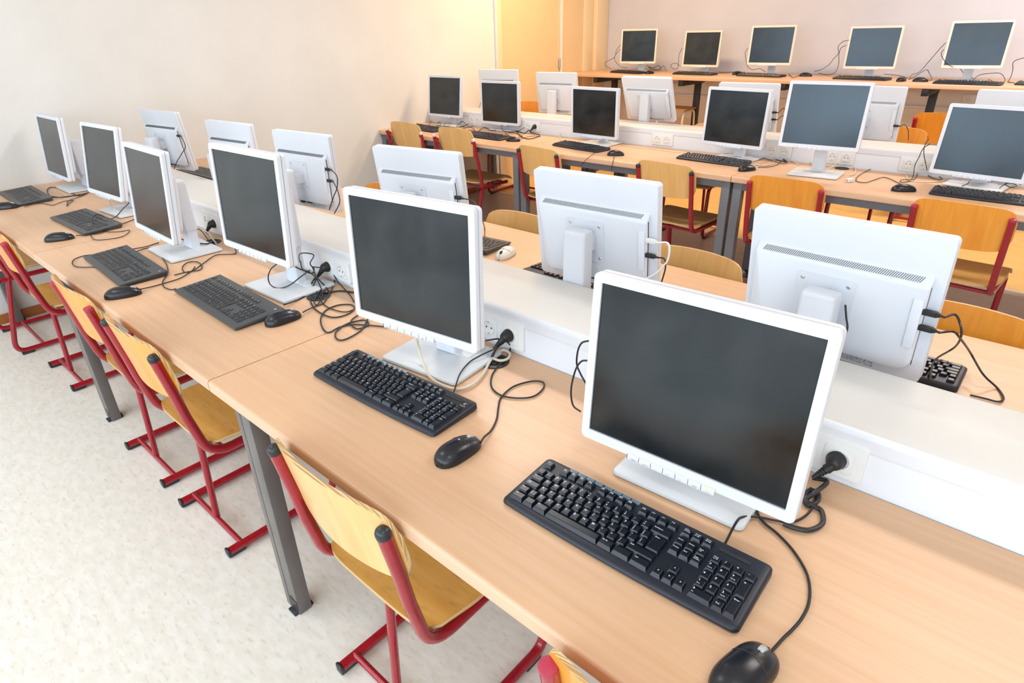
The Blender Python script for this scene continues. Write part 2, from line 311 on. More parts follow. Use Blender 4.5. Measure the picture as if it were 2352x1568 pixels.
CABLES = [
    ('mouse A6', 0.0024, 'black', [(4.598, 0.162, 0.794), (4.600, 0.182, 0.790), (4.602, 0.207, 0.784), (4.607, 0.232, 0.784), (4.610, 0.258, 0.784), (4.609, 0.288, 0.784), (4.600, 0.321, 0.784), (4.583, 0.352, 0.784), (4.551, 0.383, 0.784), (4.518, 0.403, 0.784), (4.491, 0.414, 0.784), (4.472, 0.432, 0.784), (4.469, 0.454, 0.784)]),
    ('kb A6', 0.0022, 'black', [(4.464, 0.305, 0.792), (4.463, 0.319, 0.794), (4.459, 0.365, 0.800), (4.459, 0.394, 0.792), (4.477, 0.421, 0.784), (4.503, 0.432, 0.784), (4.524, 0.443, 0.784), (4.538, 0.471, 0.784), (4.542, 0.508, 0.784), (4.534, 0.547, 0.784), (4.521, 0.560, 0.784)]),
    ('power A6', 0.0045, 'black', [(4.548, 0.585, 0.824), (4.541, 0.585, 0.794), (4.537, 0.536, 0.800), (4.528, 0.522, 0.790), (4.526, 0.514, 0.786), (4.535, 0.506, 0.786), (4.543, 0.526, 0.786), (4.539, 0.548, 0.786), (4.524, 0.551, 0.786), (4.521, 0.528, 0.786), (4.533, 0.512, 0.786), (4.545, 0.511, 0.786), (4.559, 0.505, 0.786), (4.569, 0.475, 0.786), (4.558, 0.445, 0.786), (4.537, 0.434, 0.786), (4.518, 0.432, 0.786)]),
    ('monitor A6', 0.0020, 'black', [(4.093, 0.430, 1.010), (4.077, 0.430, 1.000), (4.068, 0.430, 0.979), (4.066, 0.430, 0.948), (4.076, 0.430, 0.928), (4.090, 0.430, 0.910)]),
    ('monitor A6', 0.0020, 'black', [(4.093, 0.430, 0.965), (4.077, 0.430, 0.957), (4.063, 0.430, 0.931), (4.053, 0.430, 0.880), (4.059, 0.430, 0.843), (4.080, 0.430, 0.835)]),
    ('mouse A5', 0.0022, 'black', [(3.951, 0.252, 0.794), (3.939, 0.275, 0.790), (3.928, 0.308, 0.784), (3.907, 0.348, 0.784), (3.877, 0.386, 0.784), (3.853, 0.422, 0.784), (3.843, 0.478, 0.784), (3.862, 0.526, 0.784), (3.887, 0.539, 0.784), (3.906, 0.515, 0.784), (3.910, 0.474, 0.784), (3.887, 0.445, 0.784), (3.848, 0.428, 0.784), (3.805, 0.440, 0.784), (3.768, 0.478, 0.784), (3.746, 0.523, 0.784), (3.731, 0.575, 0.784), (3.707, 0.616, 0.784), (3.712, 0.606, 0.810), (3.696, 0.588, 0.825), (3.680, 0.550, 0.830)]),
    ('kb A5', 0.0020, 'black', [(3.762, 0.346, 0.792), (3.756, 0.360, 0.794), (3.718, 0.415, 0.800), (3.685, 0.481, 0.795), (3.688, 0.523, 0.800), (3.691, 0.565, 0.800)]),
    ('monitor A5', 0.0038, 'cream', [(3.568, 0.409, 0.855), (3.570, 0.412, 0.820), (3.606, 0.394, 0.794), (3.659, 0.371, 0.788), (3.713, 0.366, 0.788), (3.750, 0.378, 0.788), (3.761, 0.416, 0.788), (3.746, 0.470, 0.788), (3.717, 0.523, 0.788), (3.697, 0.569, 0.788), (3.701, 0.598, 0.788), (3.727, 0.593, 0.788), (3.741, 0.567, 0.788), (3.732, 0.548, 0.788), (3.706, 0.545, 0.788)]),
    ('power A5', 0.0035, 'black', [(3.719, 0.590, 0.825), (3.694, 0.590, 0.808), (3.710, 0.556, 0.810), (3.705, 0.546, 0.790), (3.716, 0.531, 0.784)]),
    ('mouse A4', 0.0022, 'black', [(3.044, 0.382, 0.792), (3.035, 0.397, 0.790), (3.016, 0.438, 0.784), (3.014, 0.472, 0.784), (2.971, 0.522, 0.784), (2.904, 0.584, 0.784), (2.853, 0.623, 0.784), (2.849, 0.616, 0.810), (2.839, 0.591, 0.830), (2.818, 0.562, 0.840)]),
    ('monitor A4', 0.0020, 'black', [(2.804, 0.446, 0.880), (2.781, 0.433, 0.860), (2.765, 0.425, 0.830), (2.764, 0.428, 0.800), (2.791, 0.441, 0.790), (2.820, 0.467, 0.800), (2.829, 0.508, 0.820), (2.845, 0.540, 0.840)]),
    ('power A4', 0.0030, 'black', [(2.860, 0.590, 0.825), (2.818, 0.590, 0.802), (2.859, 0.543, 0.810), (2.857, 0.528, 0.790), (2.898, 0.513, 0.784), (2.939, 0.526, 0.784), (2.967, 0.568, 0.784), (3.015, 0.591, 0.784)]),
    ('monitor A4', 0.0024, 'black', [(2.821, 0.565, 0.840), (2.862, 0.546, 0.810), (2.880, 0.514, 0.784), (2.961, 0.458, 0.784), (3.046, 0.427, 0.784), (3.129, 0.426, 0.784), (3.152, 0.461, 0.784), (3.136, 0.507, 0.784), (3.101, 0.523, 0.784), (3.069, 0.498, 0.784), (3.068, 0.453, 0.784), (3.099, 0.411, 0.784), (3.149, 0.378, 0.784), (3.200, 0.358, 0.784), (3.219, 0.362, 0.784), (3.212, 0.405, 0.784), (3.233, 0.441, 0.784), (3.275, 0.467, 0.784), (3.329, 0.495, 0.784)]),
    ('monitor A4', 0.0024, 'black', [(3.181, 0.493, 0.784), (3.197, 0.456, 0.784), (3.224, 0.434, 0.784), (3.266, 0.429, 0.784), (3.265, 0.467, 0.784), (3.231, 0.479, 0.784), (3.210, 0.434, 0.784), (3.225, 0.385, 0.784), (3.255, 0.357, 0.784), (3.287, 0.351, 0.784), (3.295, 0.375, 0.784), (3.279, 0.432, 0.784), (3.231, 0.491, 0.784)]),
    ('monitor A4', 0.0022, 'black', [(2.867, 0.613, 0.810), (2.906, 0.602, 0.795), (2.968, 0.588, 0.784), (3.037, 0.565, 0.784), (3.085, 0.543, 0.784)]),
    ('monitor A4', 0.0026, 'black', [(2.839, 0.486, 0.870), (2.863, 0.496, 0.860), (2.843, 0.539, 0.830), (2.868, 0.550, 0.810), (2.894, 0.556, 0.790), (2.937, 0.544, 0.784)]),
    ('monitor A4', 0.0020, 'black', [(2.897, 0.480, 0.900), (2.855, 0.511, 0.910), (2.821, 0.577, 0.880), (2.839, 0.548, 0.860), (2.824, 0.568, 0.830), (2.829, 0.551, 0.820), (2.817, 0.528, 0.840), (2.845, 0.511, 0.880)]),
    ('monitor A4', 0.0020, 'black', [(2.838, 0.524, 0.840), (2.851, 0.546, 0.820), (2.893, 0.540, 0.795), (2.958, 0.506, 0.786), (3.015, 0.449, 0.786), (2.976, 0.464, 0.786), (2.918, 0.523, 0.786), (2.882, 0.576, 0.786)]),
    ('monitor A4', 0.0020, 'black', [(2.917, 0.543, 0.784), (2.954, 0.499, 0.784), (3.030, 0.467, 0.784), (3.094, 0.465, 0.784), (3.133, 0.479, 0.784), (3.136, 0.507, 0.784)]),
    ('monitor A3', 0.0020, 'black', [(1.909, 0.544, 0.820), (1.943, 0.554, 0.810), (1.989, 0.551, 0.790), (2.047, 0.534, 0.784)]),
    ('kb A4', 0.0024, 'black', [(2.942, 0.374, 0.792), (2.923, 0.428, 0.784), (2.909, 0.478, 0.784), (2.903, 0.532, 0.784)]),
    ('mouse A3', 0.0020, 'black', [(2.409, 0.129, 0.790), (2.399, 0.171, 0.784), (2.399, 0.224, 0.784), (2.392, 0.273, 0.784), (2.349, 0.331, 0.784), (2.311, 0.360, 0.784)]),
    ('kb A3', 0.0020, 'black', [(1.823, 0.163, 0.784), (1.806, 0.123, 0.784), (1.827, 0.086, 0.784), (1.882, 0.065, 0.784), (1.943, 0.068, 0.784), (1.997, 0.110, 0.784)]),
    ('kb A3', 0.0020, 'black', [(1.955, 0.276, 0.792), (1.911, 0.328, 0.784), (1.937, 0.362, 0.784), (2.001, 0.362, 0.784), (2.086, 0.326, 0.784), (2.200, 0.299, 0.784), (2.305, 0.261, 0.784), (2.371, 0.218, 0.784), (2.432, 0.197, 0.784), (2.483, 0.201, 0.784), (2.490, 0.217, 0.784)]),
    ('monitor A3', 0.0020, 'black', [(2.220, 0.565, 0.784), (2.287, 0.534, 0.784), (2.267, 0.505, 0.784), (2.242, 0.472, 0.784), (2.291, 0.407, 0.784), (2.346, 0.340, 0.784), (2.344, 0.309, 0.784), (2.281, 0.325, 0.784), (2.240, 0.361, 0.784), (2.260, 0.389, 0.784), (2.323, 0.382, 0.784), (2.364, 0.354, 0.784), (2.346, 0.316, 0.784), (2.344, 0.269, 0.784)]),
    ('monitor A3', 0.0030, 'cream', [(2.043, 0.412, 0.830), (1.988, 0.449, 0.840), (1.972, 0.492, 0.840), (1.969, 0.539, 0.830), (2.001, 0.558, 0.810), (2.046, 0.555, 0.790), (2.101, 0.542, 0.785)]),
    ('power A3', 0.0030, 'black', [(2.006, 0.590, 0.809), (1.953, 0.590, 0.773), (2.076, 0.534, 0.790), (2.110, 0.492, 0.800), (2.048, 0.473, 0.800), (1.972, 0.460, 0.800), (1.906, 0.463, 0.800)]),
    ('kb A3', 0.0020, 'black', [(1.905, 0.280, 0.792), (1.886, 0.338, 0.784), (1.874, 0.395, 0.784)]),
    ('mouse A2', 0.0018, 'black', [(1.476, 0.193, 0.790), (1.487, 0.242, 0.784), (1.502, 0.286, 0.784), (1.470, 0.328, 0.784), (1.420, 0.378, 0.784), (1.384, 0.405, 0.784)]),
    ('mouse A2', 0.0018, 'black', [(1.414, 0.313, 0.784), (1.395, 0.289, 0.784), (1.463, 0.256, 0.784), (1.543, 0.236, 0.784), (1.605, 0.236, 0.784), (1.636, 0.275, 0.784), (1.645, 0.321, 0.784), (1.611, 0.360, 0.784), (1.557, 0.386, 0.784), (1.551, 0.348, 0.784), (1.500, 0.309, 0.784), (1.432, 0.300, 0.784)]),
    ('kb A2', 0.0020, 'black', [(1.377, 0.296, 0.800), (1.314, 0.314, 0.810), (1.246, 0.348, 0.810), (1.247, 0.371, 0.805), (1.298, 0.390, 0.792), (1.270, 0.426, 0.790), (1.202, 0.479, 0.800), (1.114, 0.547, 0.810)]),
    ('monitor A2', 0.0028, 'cream', [(1.216, 0.434, 0.860), (1.139, 0.458, 0.810), (1.166, 0.469, 0.792), (1.241, 0.483, 0.790), (1.269, 0.504, 0.790)]),
    ('kb A2', 0.0020, 'black', [(1.421, 0.397, 0.784), (1.377, 0.474, 0.784)]),
    ('mouse A1', 0.0018, 'black', [(0.634, 0.190, 0.788), (0.583, 0.238, 0.784), (0.605, 0.277, 0.784), (0.698, 0.300, 0.784), (0.672, 0.337, 0.784), (0.653, 0.369, 0.784), (0.671, 0.406, 0.784), (0.730, 0.368, 0.784), (0.789, 0.344, 0.784), (0.669, 0.381, 0.784), (0.629, 0.422, 0.784), (0.588, 0.477, 0.784)]),
    ('kb A1', 0.0020, 'black', [(0.468, 0.348, 0.790), (0.529, 0.385, 0.784), (0.546, 0.434, 0.784), (0.562, 0.495, 0.784), (0.517, 0.526, 0.784)]),
    ('monitor A1', 0.0022, 'black', [(0.509, 0.533, 0.784), (0.589, 0.465, 0.784), (0.422, 0.457, 0.784), (0.245, 0.449, 0.784), (0.176, 0.427, 0.784), (0.238, 0.391, 0.784), (0.393, 0.361, 0.784), (0.503, 0.366, 0.784), (0.535, 0.426, 0.784), (0.536, 0.514, 0.784)]),
    ('monitor B6', 0.0024, 'black', [(4.612, 0.970, 1.032), (4.623, 0.970, 1.026), (4.635, 0.970, 1.012), (4.645, 0.970, 0.984), (4.624, 1.263, 0.830), (4.599, 1.214, 0.810), (4.602, 1.143, 0.810), (4.611, 1.087, 0.810)]),
    ('monitor B6', 0.0024, 'black', [(4.616, 0.970, 0.990), (4.630, 0.970, 0.989), (4.644, 0.970, 0.979), (4.659, 1.235, 0.840), (4.698, 1.198, 0.810), (4.731, 1.203, 0.784), (4.747, 1.168, 0.784), (4.750, 1.146, 0.784), (4.741, 1.130, 0.784), (4.718, 1.128, 0.784), (4.690, 1.124, 0.784)]),
    ('monitor B5', 0.0030, 'white', [(3.941, 0.985, 1.050), (3.957, 0.985, 1.042), (3.965, 0.985, 1.026), (3.961, 0.985, 0.991), (3.935, 0.985, 0.953), (3.893, 0.985, 0.919)]),
    ('monitor B5', 0.0022, 'black', [(3.942, 0.985, 1.008), (3.953, 0.985, 0.995), (3.958, 0.985, 0.971), (3.949, 0.985, 0.921)]),
    ('monitor B6', 0.0022, 'black', [(4.429, 0.930, 1.008), (4.437, 0.930, 0.979), (4.444, 0.930, 0.957), (4.443, 0.930, 0.932)]),
    ('monitor B4', 0.0022, 'black', [(3.164, 1.000, 1.048), (3.202, 1.000, 1.037), (3.225, 1.000, 1.007), (2.921, 1.329, 0.820), (2.960, 1.288, 0.790), (3.005, 1.229, 0.786)]),
    ('monitor B3', 0.0022, 'black', [(2.360, 1.000, 1.041), (2.374, 1.000, 1.020), (2.361, 1.000, 0.972), (2.316, 1.000, 0.918), (2.269, 1.000, 0.858)]),
    ('monitor B3', 0.0022, 'black', [(2.354, 1.000, 0.994), (2.363, 1.000, 0.954), (2.363, 1.000, 0.906), (2.307, 1.000, 0.848)]),
    ('monitor B1', 0.0022, 'black', [(0.849, 1.000, 1.034), (0.840, 1.000, 1.002), (0.763, 1.000, 0.955), (0.647, 1.000, 0.892), (0.576, 1.000, 0.842)]),
    ('monitor C1', 0.0022, 'black', [(0.276, 3.342, 0.790), (0.030, 3.586, 0.790), (-0.067, 3.740, 0.790), (0.266, 3.495, 0.790), (0.301, 3.420, 0.790), (0.058, 3.672, 0.790), (0.204, 3.622, 0.790), (0.388, 3.505, 0.790), (0.398, 3.416, 0.790), (0.110, 3.738, 0.790)]),
    ('monitor C2', 0.0022, 'black', [(0.279, 4.023, 0.940), (0.326, 3.941, 0.880), (0.407, 3.820, 0.820), (0.483, 3.775, 0.784), (0.589, 3.583, 0.784), (0.588, 3.491, 0.784), (0.409, 3.633, 0.784), (0.493, 3.651, 0.784)]),
    ('monitor C2', 0.0030, 'black', [(0.610, 3.402, 0.800), (0.564, 3.527, 0.800), (0.281, 3.999, 0.800)]),
    ('power C2', 0.0035, 'black', [(1.308, 3.560, 0.833), (1.270, 3.560, 0.806), (1.251, 3.531, 0.784), (1.143, 3.573, 0.784), (0.998, 3.625, 0.784), (0.916, 3.603, 0.784), (0.867, 3.544, 0.784)]),
    ('monitor C2', 0.0030, 'black', [(1.082, 3.677, 0.784), (1.289, 3.582, 0.784), (1.430, 3.512, 0.784), (1.466, 3.334, 0.784), (1.309, 3.410, 0.784), (1.105, 3.605, 0.784), (1.159, 3.667, 0.784)]),
    ('monitor C3', 0.0028, 'cream', [(1.643, 3.623, 0.850), (1.539, 3.668, 0.820), (1.604, 3.550, 0.790), (1.773, 3.365, 0.784), (1.858, 3.329, 0.784)]),
    ('monitor C3', 0.0026, 'cream', [(2.212, 3.493, 0.784), (2.345, 3.474, 0.784), (2.481, 3.481, 0.784), (2.640, 3.467, 0.784), (2.801, 3.498, 0.784)]),
    ('mouse C3', 0.0018, 'black', [(2.403, 3.111, 0.788), (2.469, 3.001, 0.784), (2.475, 2.980, 0.758), (2.470, 2.980, 0.718)]),
    ('kb C3', 0.0018, 'black', [(2.234, 3.137, 0.790), (2.285, 2.984, 0.784), (2.253, 2.980, 0.753), (2.229, 2.980, 0.721)]),
    ('mouse C4', 0.0020, 'black', [(3.303, 3.293, 0.784), (3.348, 3.339, 0.784), (3.365, 3.429, 0.784), (3.343, 3.544, 0.784), (3.299, 3.582, 0.784)]),
    ('monitor C4', 0.0035, 'cream', [(3.260, 3.357, 0.784), (3.318, 3.366, 0.784), (3.332, 3.454, 0.784), (3.278, 3.601, 0.784), (3.200, 3.764, 0.784), (3.252, 3.762, 0.784), (3.364, 3.626, 0.784), (3.469, 3.501, 0.784)]),
    ('monitor C5', 0.0030, 'cream', [(3.263, 3.733, 0.784), (3.351, 3.721, 0.784), (3.490, 3.612, 0.784), (3.621, 3.386, 0.800), (3.666, 3.418, 0.800), (3.652, 3.622, 0.800), (3.593, 3.780, 0.800), (3.576, 3.735, 0.800)]),
    ('monitor C5', 0.0035, 'cream', [(3.578, 3.672, 0.784), (3.638, 3.680, 0.784), (3.705, 3.662, 0.784), (3.769, 3.554, 0.784), (3.800, 3.432, 0.784), (3.796, 3.360, 0.784)]),
    ('kb C4', 0.0020, 'black', [(3.081, 3.741, 0.784), (3.173, 3.673, 0.784), (3.207, 3.769, 0.784), (3.296, 3.648, 0.784), (3.380, 3.537, 0.784), (3.326, 3.566, 0.784)]),
    ('mouse C6', 0.0020, 'black', [(4.058, 3.300, 0.784), (3.991, 3.391, 0.784), (3.948, 3.413, 0.784), (3.929, 3.321, 0.784), (3.910, 3.232, 0.784), (3.872, 3.230, 0.784), (3.847, 3.289, 0.784), (3.833, 3.413, 0.784), (3.839, 3.603, 0.784), (3.856, 3.797, 0.784), (3.881, 3.955, 0.790), (3.912, 3.994, 0.795), (3.985, 3.865, 0.800), (4.063, 3.651, 0.790), (4.091, 3.461, 0.784), (4.061, 3.328, 0.786), (4.043, 3.391, 0.786), (4.087, 3.424, 0.788)]),
    ('monitor C6', 0.0020, 'black', [(4.134, 3.360, 0.986), (4.109, 3.360, 0.958), (4.101, 3.360, 0.913), (4.093, 3.360, 0.872), (4.066, 3.556, 0.790), (4.084, 3.432, 0.786)]),
    ('monitor C6', 0.0020, 'black', [(4.122, 3.360, 1.011), (4.113, 3.360, 0.973), (4.118, 3.360, 0.937), (4.138, 3.360, 0.889), (4.114, 3.679, 0.784), (4.158, 3.627, 0.784), (4.196, 3.574, 0.784), (4.203, 3.514, 0.784), (4.169, 3.530, 0.784), (4.116, 3.625, 0.784), (4.038, 3.800, 0.784), (4.004, 3.792, 0.784), (4.012, 3.693, 0.784)]),
    ('monitor C6', 0.0030, 'cream', [(4.026, 3.590, 0.784), (4.066, 3.431, 0.784), (4.122, 3.407, 0.784), (4.193, 3.457, 0.784), (4.245, 3.557, 0.784)]),
    ('kb C6', 0.0020, 'black', [(4.319, 3.383, 0.792), (4.331, 3.451, 0.792), (4.334, 3.482, 0.800)]),
    ('mouse C2', 0.0018, 'black', [(1.421, 3.256, 0.784), (1.396, 3.363, 0.784), (1.399, 3.467, 0.784), (1.477, 3.465, 0.784)]),
    ('monitor C2', 0.0022, 'black', [(0.602, 3.375, 0.810), (0.429, 3.616, 0.810), (0.271, 3.903, 0.810), (0.203, 4.085, 0.810)]),
    ('monitor C2', 0.0022, 'black', [(0.832, 3.420, 0.786), (0.728, 3.591, 0.786), (0.929, 3.480, 0.786), (0.925, 3.593, 0.786), (1.089, 3.496, 0.786), (1.198, 3.482, 0.786), (1.333, 3.409, 0.786), (1.331, 3.306, 0.786), (1.121, 3.434, 0.786)]),
    ('monitor C2', 0.0022, 'black', [(1.071, 3.557, 0.840), (0.988, 3.572, 0.850), (1.028, 3.494, 0.820), (1.076, 3.484, 0.790), (1.184, 3.527, 0.800), (1.196, 3.597, 0.820)]),
    ('monitor C1', 0.0022, 'black', [(0.472, 3.535, 0.800), (0.520, 3.529, 0.830), (0.639, 3.481, 0.800), (0.766, 3.433, 0.790), (0.728, 3.392, 0.785), (0.593, 3.444, 0.790)]),
    ('monitor C4', 0.0020, 'black', [(3.135, 3.694, 0.788), (3.127, 3.802, 0.788), (3.203, 3.740, 0.788), (3.292, 3.655, 0.788), (3.391, 3.519, 0.788), (3.385, 3.450, 0.788), (3.291, 3.517, 0.788), (3.215, 3.568, 0.788), (3.211, 3.496, 0.788)]),
    ('monitor C5', 0.0030, 'cream', [(3.571, 3.706, 0.830), (3.570, 3.761, 0.840), (3.604, 3.763, 0.830), (3.621, 3.778, 0.790), (3.636, 3.603, 0.786), (3.577, 3.658, 0.786)]),
    ('monitor C6', 0.0020, 'black', [(4.469, 3.433, 0.792), (4.476, 3.530, 0.792), (4.495, 3.591, 0.792), (4.527, 3.543, 0.792), (4.510, 3.485, 0.792), (4.477, 3.554, 0.792), (4.507, 3.648, 0.792), (4.541, 3.576, 0.792)]),
    ('monitor D5', 0.0022, 'black', [(3.857, 3.990, 0.992), (3.882, 3.990, 0.987), (3.908, 3.990, 0.954), (3.921, 3.990, 0.899)]),
    ('monitor D4', 0.0022, 'black', [(3.123, 3.980, 1.042), (3.150, 3.980, 1.038), (3.175, 3.980, 1.026)]),
    ('monitor D4', 0.0022, 'black', [(3.131, 3.980, 0.996), (3.155, 3.980, 0.992), (3.185, 3.980, 0.966)]),
    ('monitor D3', 0.0022, 'black', [(1.855, 4.150, 0.928), (1.823, 4.150, 0.960), (1.811, 4.150, 1.027), (1.780, 4.150, 1.108)]),
    ('monitor E1', 0.0024, 'black', [(0.554, 6.000, 1.357), (0.500, 6.000, 1.304), (0.481, 6.000, 1.237), (0.413, 6.000, 1.200), (0.360, 6.000, 1.177), (0.134, 6.330, 1.123), (0.223, 6.330, 1.086)]),
    ('monitor E1', 0.0024, 'black', [(0.551, 6.000, 1.313), (0.491, 6.000, 1.255), (0.483, 6.000, 1.201), (0.344, 6.330, 1.117), (0.442, 6.330, 1.100)]),
    ('monitor E1', 0.0024, 'black', [(0.697, 6.330, 1.132), (0.790, 6.330, 1.106), (0.855, 6.330, 1.135), (0.909, 6.299, 1.097), (0.898, 6.146, 1.097), (0.733, 6.330, 1.114), (0.935, 6.159, 1.097), (0.922, 6.330, 1.127), (1.103, 6.071, 1.097)]),
    ('monitor E2', 0.0024, 'black', [(1.255, 6.100, 1.322), (1.226, 6.100, 1.259), (1.225, 6.100, 1.175), (1.093, 6.330, 1.103), (1.028, 6.330, 1.111), (1.019, 6.330, 1.146), (1.076, 6.330, 1.160), (1.128, 6.330, 1.130)]),
    ('monitor E3', 0.0024, 'black', [(1.968, 6.100, 1.323), (1.948, 6.100, 1.284), (1.961, 6.100, 1.225), (1.989, 6.100, 1.157), (1.949, 6.330, 1.111), (2.025, 6.330, 1.121), (2.088, 6.330, 1.093)]),
    ('monitor E4', 0.0024, 'black', [(2.913, 6.000, 1.389), (2.862, 6.000, 1.376), (2.834, 6.000, 1.334), (2.847, 6.000, 1.284), (2.816, 6.000, 1.238), (2.779, 6.000, 1.184), (2.620, 6.330, 1.124), (2.563, 6.330, 1.108)]),
    ('monitor E4', 0.0024, 'black', [(2.900, 6.000, 1.348), (2.861, 6.000, 1.327), (2.853, 6.000, 1.274), (2.866, 6.000, 1.192), (2.755, 6.330, 1.104), (2.693, 6.314, 1.081), (2.606, 6.330, 1.093)]),
    ('monitor E5', 0.0024, 'black', [(3.656, 5.950, 1.367), (3.634, 5.950, 1.335), (3.608, 5.950, 1.290), (3.565, 5.950, 1.215), (3.454, 6.330, 1.123), (3.399, 6.330, 1.097), (3.447, 6.083, 1.087), (3.452, 6.330, 1.105), (3.503, 6.330, 1.142), (3.530, 6.330, 1.114), (3.609, 6.051, 1.087), (3.585, 5.851, 1.087)]),
    ('monitor E5', 0.0024, 'black', [(3.681, 5.800, 1.325), (3.670, 5.800, 1.297), (3.692, 5.800, 1.257), (3.745, 5.800, 1.210), (3.749, 6.330, 1.153), (3.790, 6.330, 1.113), (3.888, 6.116, 1.097)]),
    ('monitor E5', 0.0024, 'black', [(3.896, 6.074, 1.087), (3.899, 6.330, 1.109), (3.985, 6.330, 1.125), (4.046, 6.330, 1.120), (4.108, 6.072, 1.087), (4.080, 5.885, 1.087), (3.982, 6.203, 1.087)]),
    ('monitor E6', 0.0026, 'black', [(4.258, 6.000, 1.273), (4.188, 6.000, 1.258), (4.132, 6.000, 1.230), (4.142, 6.000, 1.174), (4.115, 6.330, 1.101), (4.134, 6.050, 1.083), (4.180, 5.983, 1.083)]),
    ('mouse E3', 0.0022, 'black', [(1.879, 6.330, 1.085), (1.776, 6.330, 1.087), (1.690, 6.259, 1.081), (1.573, 6.353, 1.081)]),
    ('mouse E4', 0.0022, 'black', [(2.514, 6.246, 1.081), (2.471, 6.230, 1.081), (2.520, 5.906, 1.081), (2.336, 6.301, 1.081)]),
    ('mouse E5', 0.0022, 'black', [(3.445, 6.069, 1.081), (3.337, 6.335, 1.081), (3.265, 6.330, 1.094), (3.175, 6.330, 1.099)]),
]

# ================================================================ room
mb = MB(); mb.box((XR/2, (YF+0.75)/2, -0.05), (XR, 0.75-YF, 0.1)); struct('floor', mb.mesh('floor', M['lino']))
mb = MB(); mb.box((XR/2, (0.75+4.30)/2, -0.05), (XR, 4.30-0.75, 0.1)); struct('floor', mb.mesh('floor_aisle', M['lino_shaded']))
mb = MB(); mb.box((XR/2, (4.30+YW)/2, -0.05), (XR, YW-4.30, 0.1)); struct('floor', mb.mesh('floor_rear', M['lino_lamplit']))
mb = MB(); mb.box((XR/2, 4.30, 0.002), (XR, 0.05, 0.004)); struct('tone_strip_1', mb.mesh('floor_tone_strip', M['seam']))  # pale strip between the painted floor tones, not a linoleum seam
mb = MB(); mb.box((XR/2, (YF+YW)/2, 2.95), (XR+0.2, YW-YF+0.2, 0.1)); struct('ceiling', mb.mesh('ceiling', M['ceiling']))
mb = MB(); mb.box((-0.05, (YF+4.53)/2, 1.45), (0.1, 4.53-YF, 2.9)); mb.box((-0.05, (4.53+6.25)/2, 2.52), (0.1, 6.25-4.53, 0.76)); mb.box((-0.05, (6.22+YW)/2, 1.45), (0.1, YW-6.22, 2.9)); struct('wall_left', mb.mesh('wall_left', M['plaster']))
mb = MB(); mb.box((XR/2, YW+0.05, 1.45), (XR+0.2, 0.1, 2.9)); struct('wall_back', mb.mesh('wall_back', M['back_plaster']))
mb = MB(); mb.box((XR+0.05, (YF+YW)/2, 1.45), (0.1, YW-YF, 2.9)); struct('wall_right', mb.mesh('wall_right', M['plaster']))
mb = MB(); mb.box((XR/2, YF-0.05, 0.45), (XR, 0.1, 0.9)); mb.box((XR/2, YF-0.05, 2.75), (XR, 0.1, 0.3))
xs = [0]+[v for w in WINDOWS for v in w]+[XR]
for i in range(0, len(xs), 2): mb.box(((xs[i]+xs[i+1])/2, YF-0.05, 1.75), (xs[i+1]-xs[i], 0.1, 1.7))
struct('wall_front', mb.mesh('wall_front', M['plaster']))
for i, (a, b) in enumerate(WINDOWS):
    mb = MB(); cx = (a+b)/2; w = b-a
    for z in (0.93, 2.57): mb.box((cx, YF-0.02, z), (w, 0.06, 0.06))
    for x in (a+0.03, b-0.03, cx): mb.box((x, YF-0.02, 1.75), (0.06, 0.06, 1.7))
    struct('window_%d' % (i+1), mb.mesh('window_frame', M['strip']))
# left wall baseboard
mb = MB(); mb.box((0.009, (YF+4.53)/2, 0.03), (0.018, 4.53-YF, 0.06), bev=0.004); struct('baseboard_left', mb.mesh('baseboard', M['baseboard']))
# door on the left wall with strips, frame, leaves and hinge
def door_leaf(n, y0, y1, hinge_y=None):
    mb = MB(); mb.box((-0.02, (y0+y1)/2, 1.07), (0.04, y1-y0, 2.14)); d = struct('door_%d' % n, mb.mesh('door_leaf', M['door']))
    if hinge_y is not None:
        for z in (0.45, 1.18):
            mb = MB(); mb.cyl((0.012, hinge_y), 0.009, z-0.05, z+0.05, n=12)
            for k in range(5): mb.cyl((0.012, hinge_y), 0.0105, z-0.048+k*0.022, z-0.034+k*0.022, n=12)
            link('hinge', mb.mesh('hinge', M['chrome']), d)
    return d
door_leaf(1, 4.64, 5.575, 5.590); door_leaf(2, 5.665, 6.05)
mb = MB(); mb.box((0.002, 4.60, 1.07), (0.034, 0.07, 2.14), bev=0.003); mb.box((0.0, 6.135, 1.07), (0.03, 0.17, 2.14), bev=0.003); mb.box((-0.02, 5.62, 1.07), (0.03, 0.1, 2.14)); struct('trim_2', mb.mesh('door_frame', M['door_frame']))
mb = MB(); mb.box((0.012, 4.548, 1.25), (0.03, 0.028, 2.5), bev=0.004); mb.box((0.010, 5.622, 1.07), (0.024, 0.036, 2.14), bev=0.004); struct('trim_3', mb.mesh('door_strip', M['strip']))
mb = MB(); mb.box((0.035, 6.34, 1.45), (0.07, 0.235, 2.9), bev=0.004); struct('trim_4', mb.mesh('pipe_casing', M['door_frame']))
# rear wall: low panelling with trunking under the high bench
mb = MB(); mb.box((XR/2, YW-0.006, 0.46), (XR, 0.012, 0.92)); struct('trim_5', mb.mesh('low_panel', M['low_wall']))
mb = MB(); mb.box((XR/2, YW-0.03, 0.90), (XR, 0.06, 0.17), bev=0.006); mb.box((XR/2, YW-0.036, 0.83), (XR, 0.072, 0.012)); struct('trim_6', mb.mesh('wall_trunking', M['duct']))
mb = MB(); mb.box((XR/2, YW-0.012, 0.04), (XR, 0.024, 0.08)); struct('baseboard_back', mb.mesh('baseboard', M['baseboard']))
